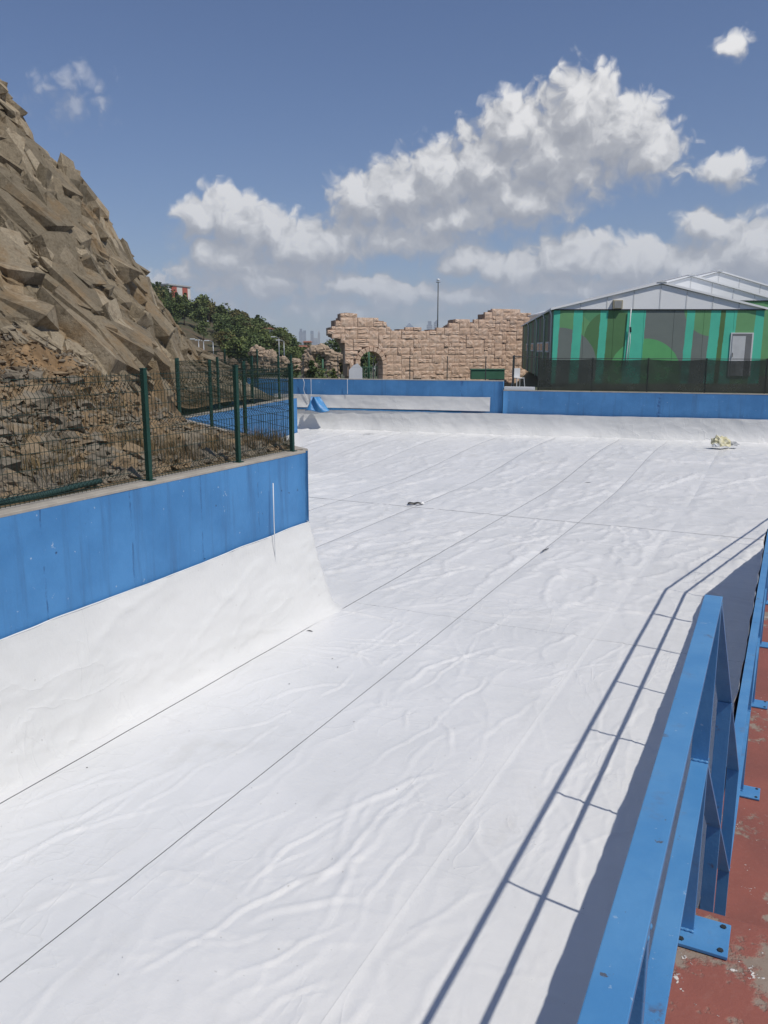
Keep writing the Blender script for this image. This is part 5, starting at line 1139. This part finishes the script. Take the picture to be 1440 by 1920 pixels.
link('lamp_ball', lump('lamp_ball', 'white_paint', .22, .22, .22, 5, 2, .0, 1), pole, loc=(0, 0, tpz + 1.0)); MB().tube([(-.3, 0, tpz + .75), (.3, 0, tpz + .75)], .06, 6).build('collar', 'galvanised', pole)
gl = empty('green_lamp_post', ((692 - 720) / 1530 * 92, 92, .2), label='green lamp post with globes seen through the gateway', cat='lamp post')
MB().tube([(0, 0, 0), (0, 0, 4.2)], .13, 8, .08).build('pole', 'green_paint', gl, smooth=True)
for sx_ in (-1, 1):
    MB().tube([(0, 0, 3.3), (sx_ * .4, 0, 3.5), (sx_ * .55, 0, 3.3)], .05, 6).build('arm', 'green_paint', gl, smooth=True); link('globe', lump('globe', 'white_paint', .2, .2, .22, 6, 2, 0, 1), gl, loc=(sx_ * .6, 0, 3.6))
link('finial', lump('finial', 'green_paint', .22, .22, .35, 8, 2, .15, 2), gl, loc=(0, 0, 4.3))
gp = empty('green_lamp_post', ((607 - 720) / 1530 * 80, 80, .4), label='plain green post standing in front of the small rock arch', cat='lamp post'); MB().tube([(0, 0, 0), (0, 0, 2.5)], .10, 8, .07).build('pole', 'green_paint', gp, smooth=True); MB().box(-.4, .4, -.1, .1, 1.4, 1.55).build('cross_arm', 'green_paint', gp)
gr_ = empty('green_railing', ((674 - 720) / 1530 * 90, 90, .2), label='green railing crossing the gateway opening', cat='railing')
for i in range(13): MB().tube([(i * .22, 0, 0), (i * .22, 0, 1.7)], .03, 5).build('bar', 'green_paint', gr_)
MB().tube([(-.1, 0, 1.7), (2.75, 0, 1.7)], .04, 5).build('top_rail', 'green_paint', gr_)

# ------------------------------------------------------------------ houses on the far hill
def block_house(name, u, vt, vb, y, wpx, mat, lab, cat='house', floors=5, cols=4, dep=10, roof=None, rz=0.0, stripe=None):
    wv = wpx / 1530 * y; a, e = dir_px(u, vt); zt = CAM_Z + math.tan(e) * y * 1.02; zb = CAM_Z + math.tan(dir_px(u, vb)[1]) * y * 1.02; h = zt - zb
    r = empty(name, ((u - 720) / 1530 * y / 1.03, y, zb), rz, label=lab, cat=cat)
    MB().box(-wv / 2, wv / 2, 0, dep, -4, h).build('wall', mat, r)
    if stripe:
        for i in range(3): MB().box(-wv / 2 + wv * (.12 + .31 * i), -wv / 2 + wv * (.12 + .31 * i) + wv * .14, -.06, -.003, 0, h - .2).build('stripe_panel', stripe, r)
        for i in range(2): MB().box(wv / 2 + .003, wv / 2 + .06, dep * (.12 + .5 * i), dep * (.36 + .5 * i), 0, h - .2).build('stripe_panel', stripe, r)
    for i in range(cols):
        for j in range(floors):
            x0 = -wv / 2 + wv * (i + .28) / cols; z0 = h * (j + .3) / floors; wnd = MB().box(x0, x0 + wv * .44 / cols, -.10, -.07, z0, z0 + h * .45 / floors).build('window', 'glass_dark', r)
    if roof == 'flat': MB().box(-wv / 2 - .3, wv / 2 + .3, -.3, dep + .3, h, h + .4).build('roof', 'seal_grey', r)
    else:
        ov = .4; MB().add([(-wv/2-ov, -ov, h), (wv/2+ov, -ov, h), (wv/2+ov, dep+ov, h), (-wv/2-ov, dep+ov, h), (-wv/2, dep/2, h + wv*.22), (wv/2, dep/2, h + wv*.22)], [(0,1,5,4), (2,3,4,5), (1,2,5), (3,0,4), (0,3,2,1)]).build('roof', 'roof_tile', r)
    return r
block_house('apartment_block', 302, 533, 572, 262, 36, 'render_white', 'red and white apartment block on top of the far hill', 'apartment block', 5, 4, 12, 'flat', -.35, stripe='render_red')
block_house('apartment_block', 283, 533, 566, 275, 30, 'render_white', 'grey apartment block half hidden behind the rocky slope', 'apartment block', 4, 3, 12, 'flat')
block_house('hill_house', 497, 617, 628, 200, 16, 'render_white', 'small white house among the trees halfway down the far hill', floors=2, cols=2, dep=5)
block_house('hill_house', 574, 642, 650, 235, 12, 'render_yellow', 'small yellow house at the right end of the far hill', floors=2, cols=2, dep=5)
block_house('hill_house', 357, 582, 588, 225, 12, 'render_white', 'low white shed below the apartment block', floors=1, cols=2, dep=4, roof='flat')
block_house('hill_house', 566, 652, 660, 205, 20, 'render_white', 'wide pale house below the yellow house', floors=2, cols=3, dep=6)
block_house('hill_house', 520, 640, 650, 190, 12, 'render_white', 'little white house above the artificial rocks', floors=2, cols=2, dep=5)
block_house('gate_building', 712, 666, 700, 130, 26, 'render_white', 'pale building seen through the gateway', 'building', 3, 4, 8, 'flat')

# ------------------------------------------------------------------ far skyline
def tower(u, vt, wpx, lab, mat='tower_glass', y=4300, crown=None):
    wv = wpx / 1530 * y; zt = CAM_Z + math.tan(dir_px(u, vt)[1]) * y * 1.02; r = empty('skyscraper', ((u - 720) / 1530 * y / 1.03, y, 0), label=lab, cat='skyscraper')
    m = MB().box(-wv / 2, wv / 2, 0, wv, -30, zt * .86 if crown else zt); m.build('shaft', mat, r)
    for k in range(12): MB().box(-wv / 2 - .5, wv / 2 + .5, -.8, -.02, zt * (.1 + .062 * k), zt * (.1 + .062 * k) + zt * .022).build('floor_band', 'tower_stone', r)
    if crown == 'step': MB().box(-wv * .32, wv * .32, wv * .2, wv * .8, zt * .86 - .2, zt).build('crown', mat, r)
    if crown == 'slope': MB().add([(-wv/2,0,zt*.86),(wv/2,0,zt*.86),(wv/2,wv,zt*.86),(-wv/2,wv,zt*.86),(wv/2,0,zt),(wv/2,wv,zt)], [(0,1,4),(3,5,2),(0,4,5,3),(1,2,5,4)]).build('crown', mat, r)
    if crown == 'spire': MB().add([(-wv/2,0,zt*.86),(wv/2,0,zt*.86),(wv/2,wv,zt*.86),(-wv/2,wv,zt*.86),(0,wv/2,zt)], [(0,1,4),(1,2,4),(2,3,4),(3,0,4)]).build('crown', mat, r)
for (u, vt, wp, lab, mt, cr) in ((563, 617, 7, 'leftmost skyscraper of the left skyline pair', 'tower_glass', 'step'), (570, 620, 5, 'slim skyscraper touching the leftmost one', 'tower_glass', None), (584, 621, 5.5, 'slab skyscraper in the middle of the left skyline', 'tower_glass', None), (597, 619, 4, 'thin pale skyscraper right of the left skyline', 'tower_stone', 'spire'), (590, 634, 8, 'low block between the left skyline towers', 'tower_stone', None), (614, 636, 7, 'squat tower beside the ruin wall', 'tower_stone', None), (768, 606, 14, 'pyramid topped tower above the middle of the ruin', 'tower_glass', 'spire'), (806, 603, 10, 'stepped tower left of the lighting mast', 'tower_glass', 'step'), (818, 598, 8, 'tallest tower right beside the lighting mast', 'tower_glass', 'slope')): tower(u, vt, wp, lab, mt, crown=cr)
random.seed(5)
def city_mesh(k):
    m = MB(); m.box(-.5, .5, 0, .8, -1, 1); m.box(-.3, .2, .2, .6, 1.0, 1.12 + .05 * k); return m.mesh('city_block', ['city_far', 'render_white', 'roof_tile'][k % 3])
CM = [city_mesh(k) for k in range(3)]
for i in range(110):
    y = random.uniform(900, 2600); u = random.uniform(555, 660) if i < 80 else random.uniform(670, 1000); x = (u - 720) / 1530 * y; z = float(ground_h(np.array([x]), np.array([y]))[0])
    o = link('city_building', CM[random.choice([0, 0, 1, 1, 2])], label='tiny pale building in the far hazy city', cat='building', group='buildings of the far city', loc=(x, y, z)); o.scale = (random.uniform(10, 24), random.uniform(10, 20), random.uniform(7, 16)); o.rotation_euler.z = random.uniform(-.5, .5)

# ------------------------------------------------------------------ air
hz_m = bpy.data.materials.new('haze'); hz_m.use_nodes = True; t = NT(hz_m.node_tree); t.n.clear()
o_ = t.new('ShaderNodeOutputMaterial'); pv = t.new('ShaderNodeVolumePrincipled'); pv.inputs['Color'].default_value = (0.80, 0.87, 0.97, 1); pv.inputs['Density'].default_value = 0.00017; pv.inputs['Anisotropy'].default_value = 0.0
t.l.new(pv.outputs[0], o_.inputs['Volume']); MAT['haze'] = hz_m
MB().box(-7400, 7400, -7400, 7400, -62, 420).build('haze', 'haze', kind='stuff', label='thin bluish haze in the air over the whole place', cat='haze')
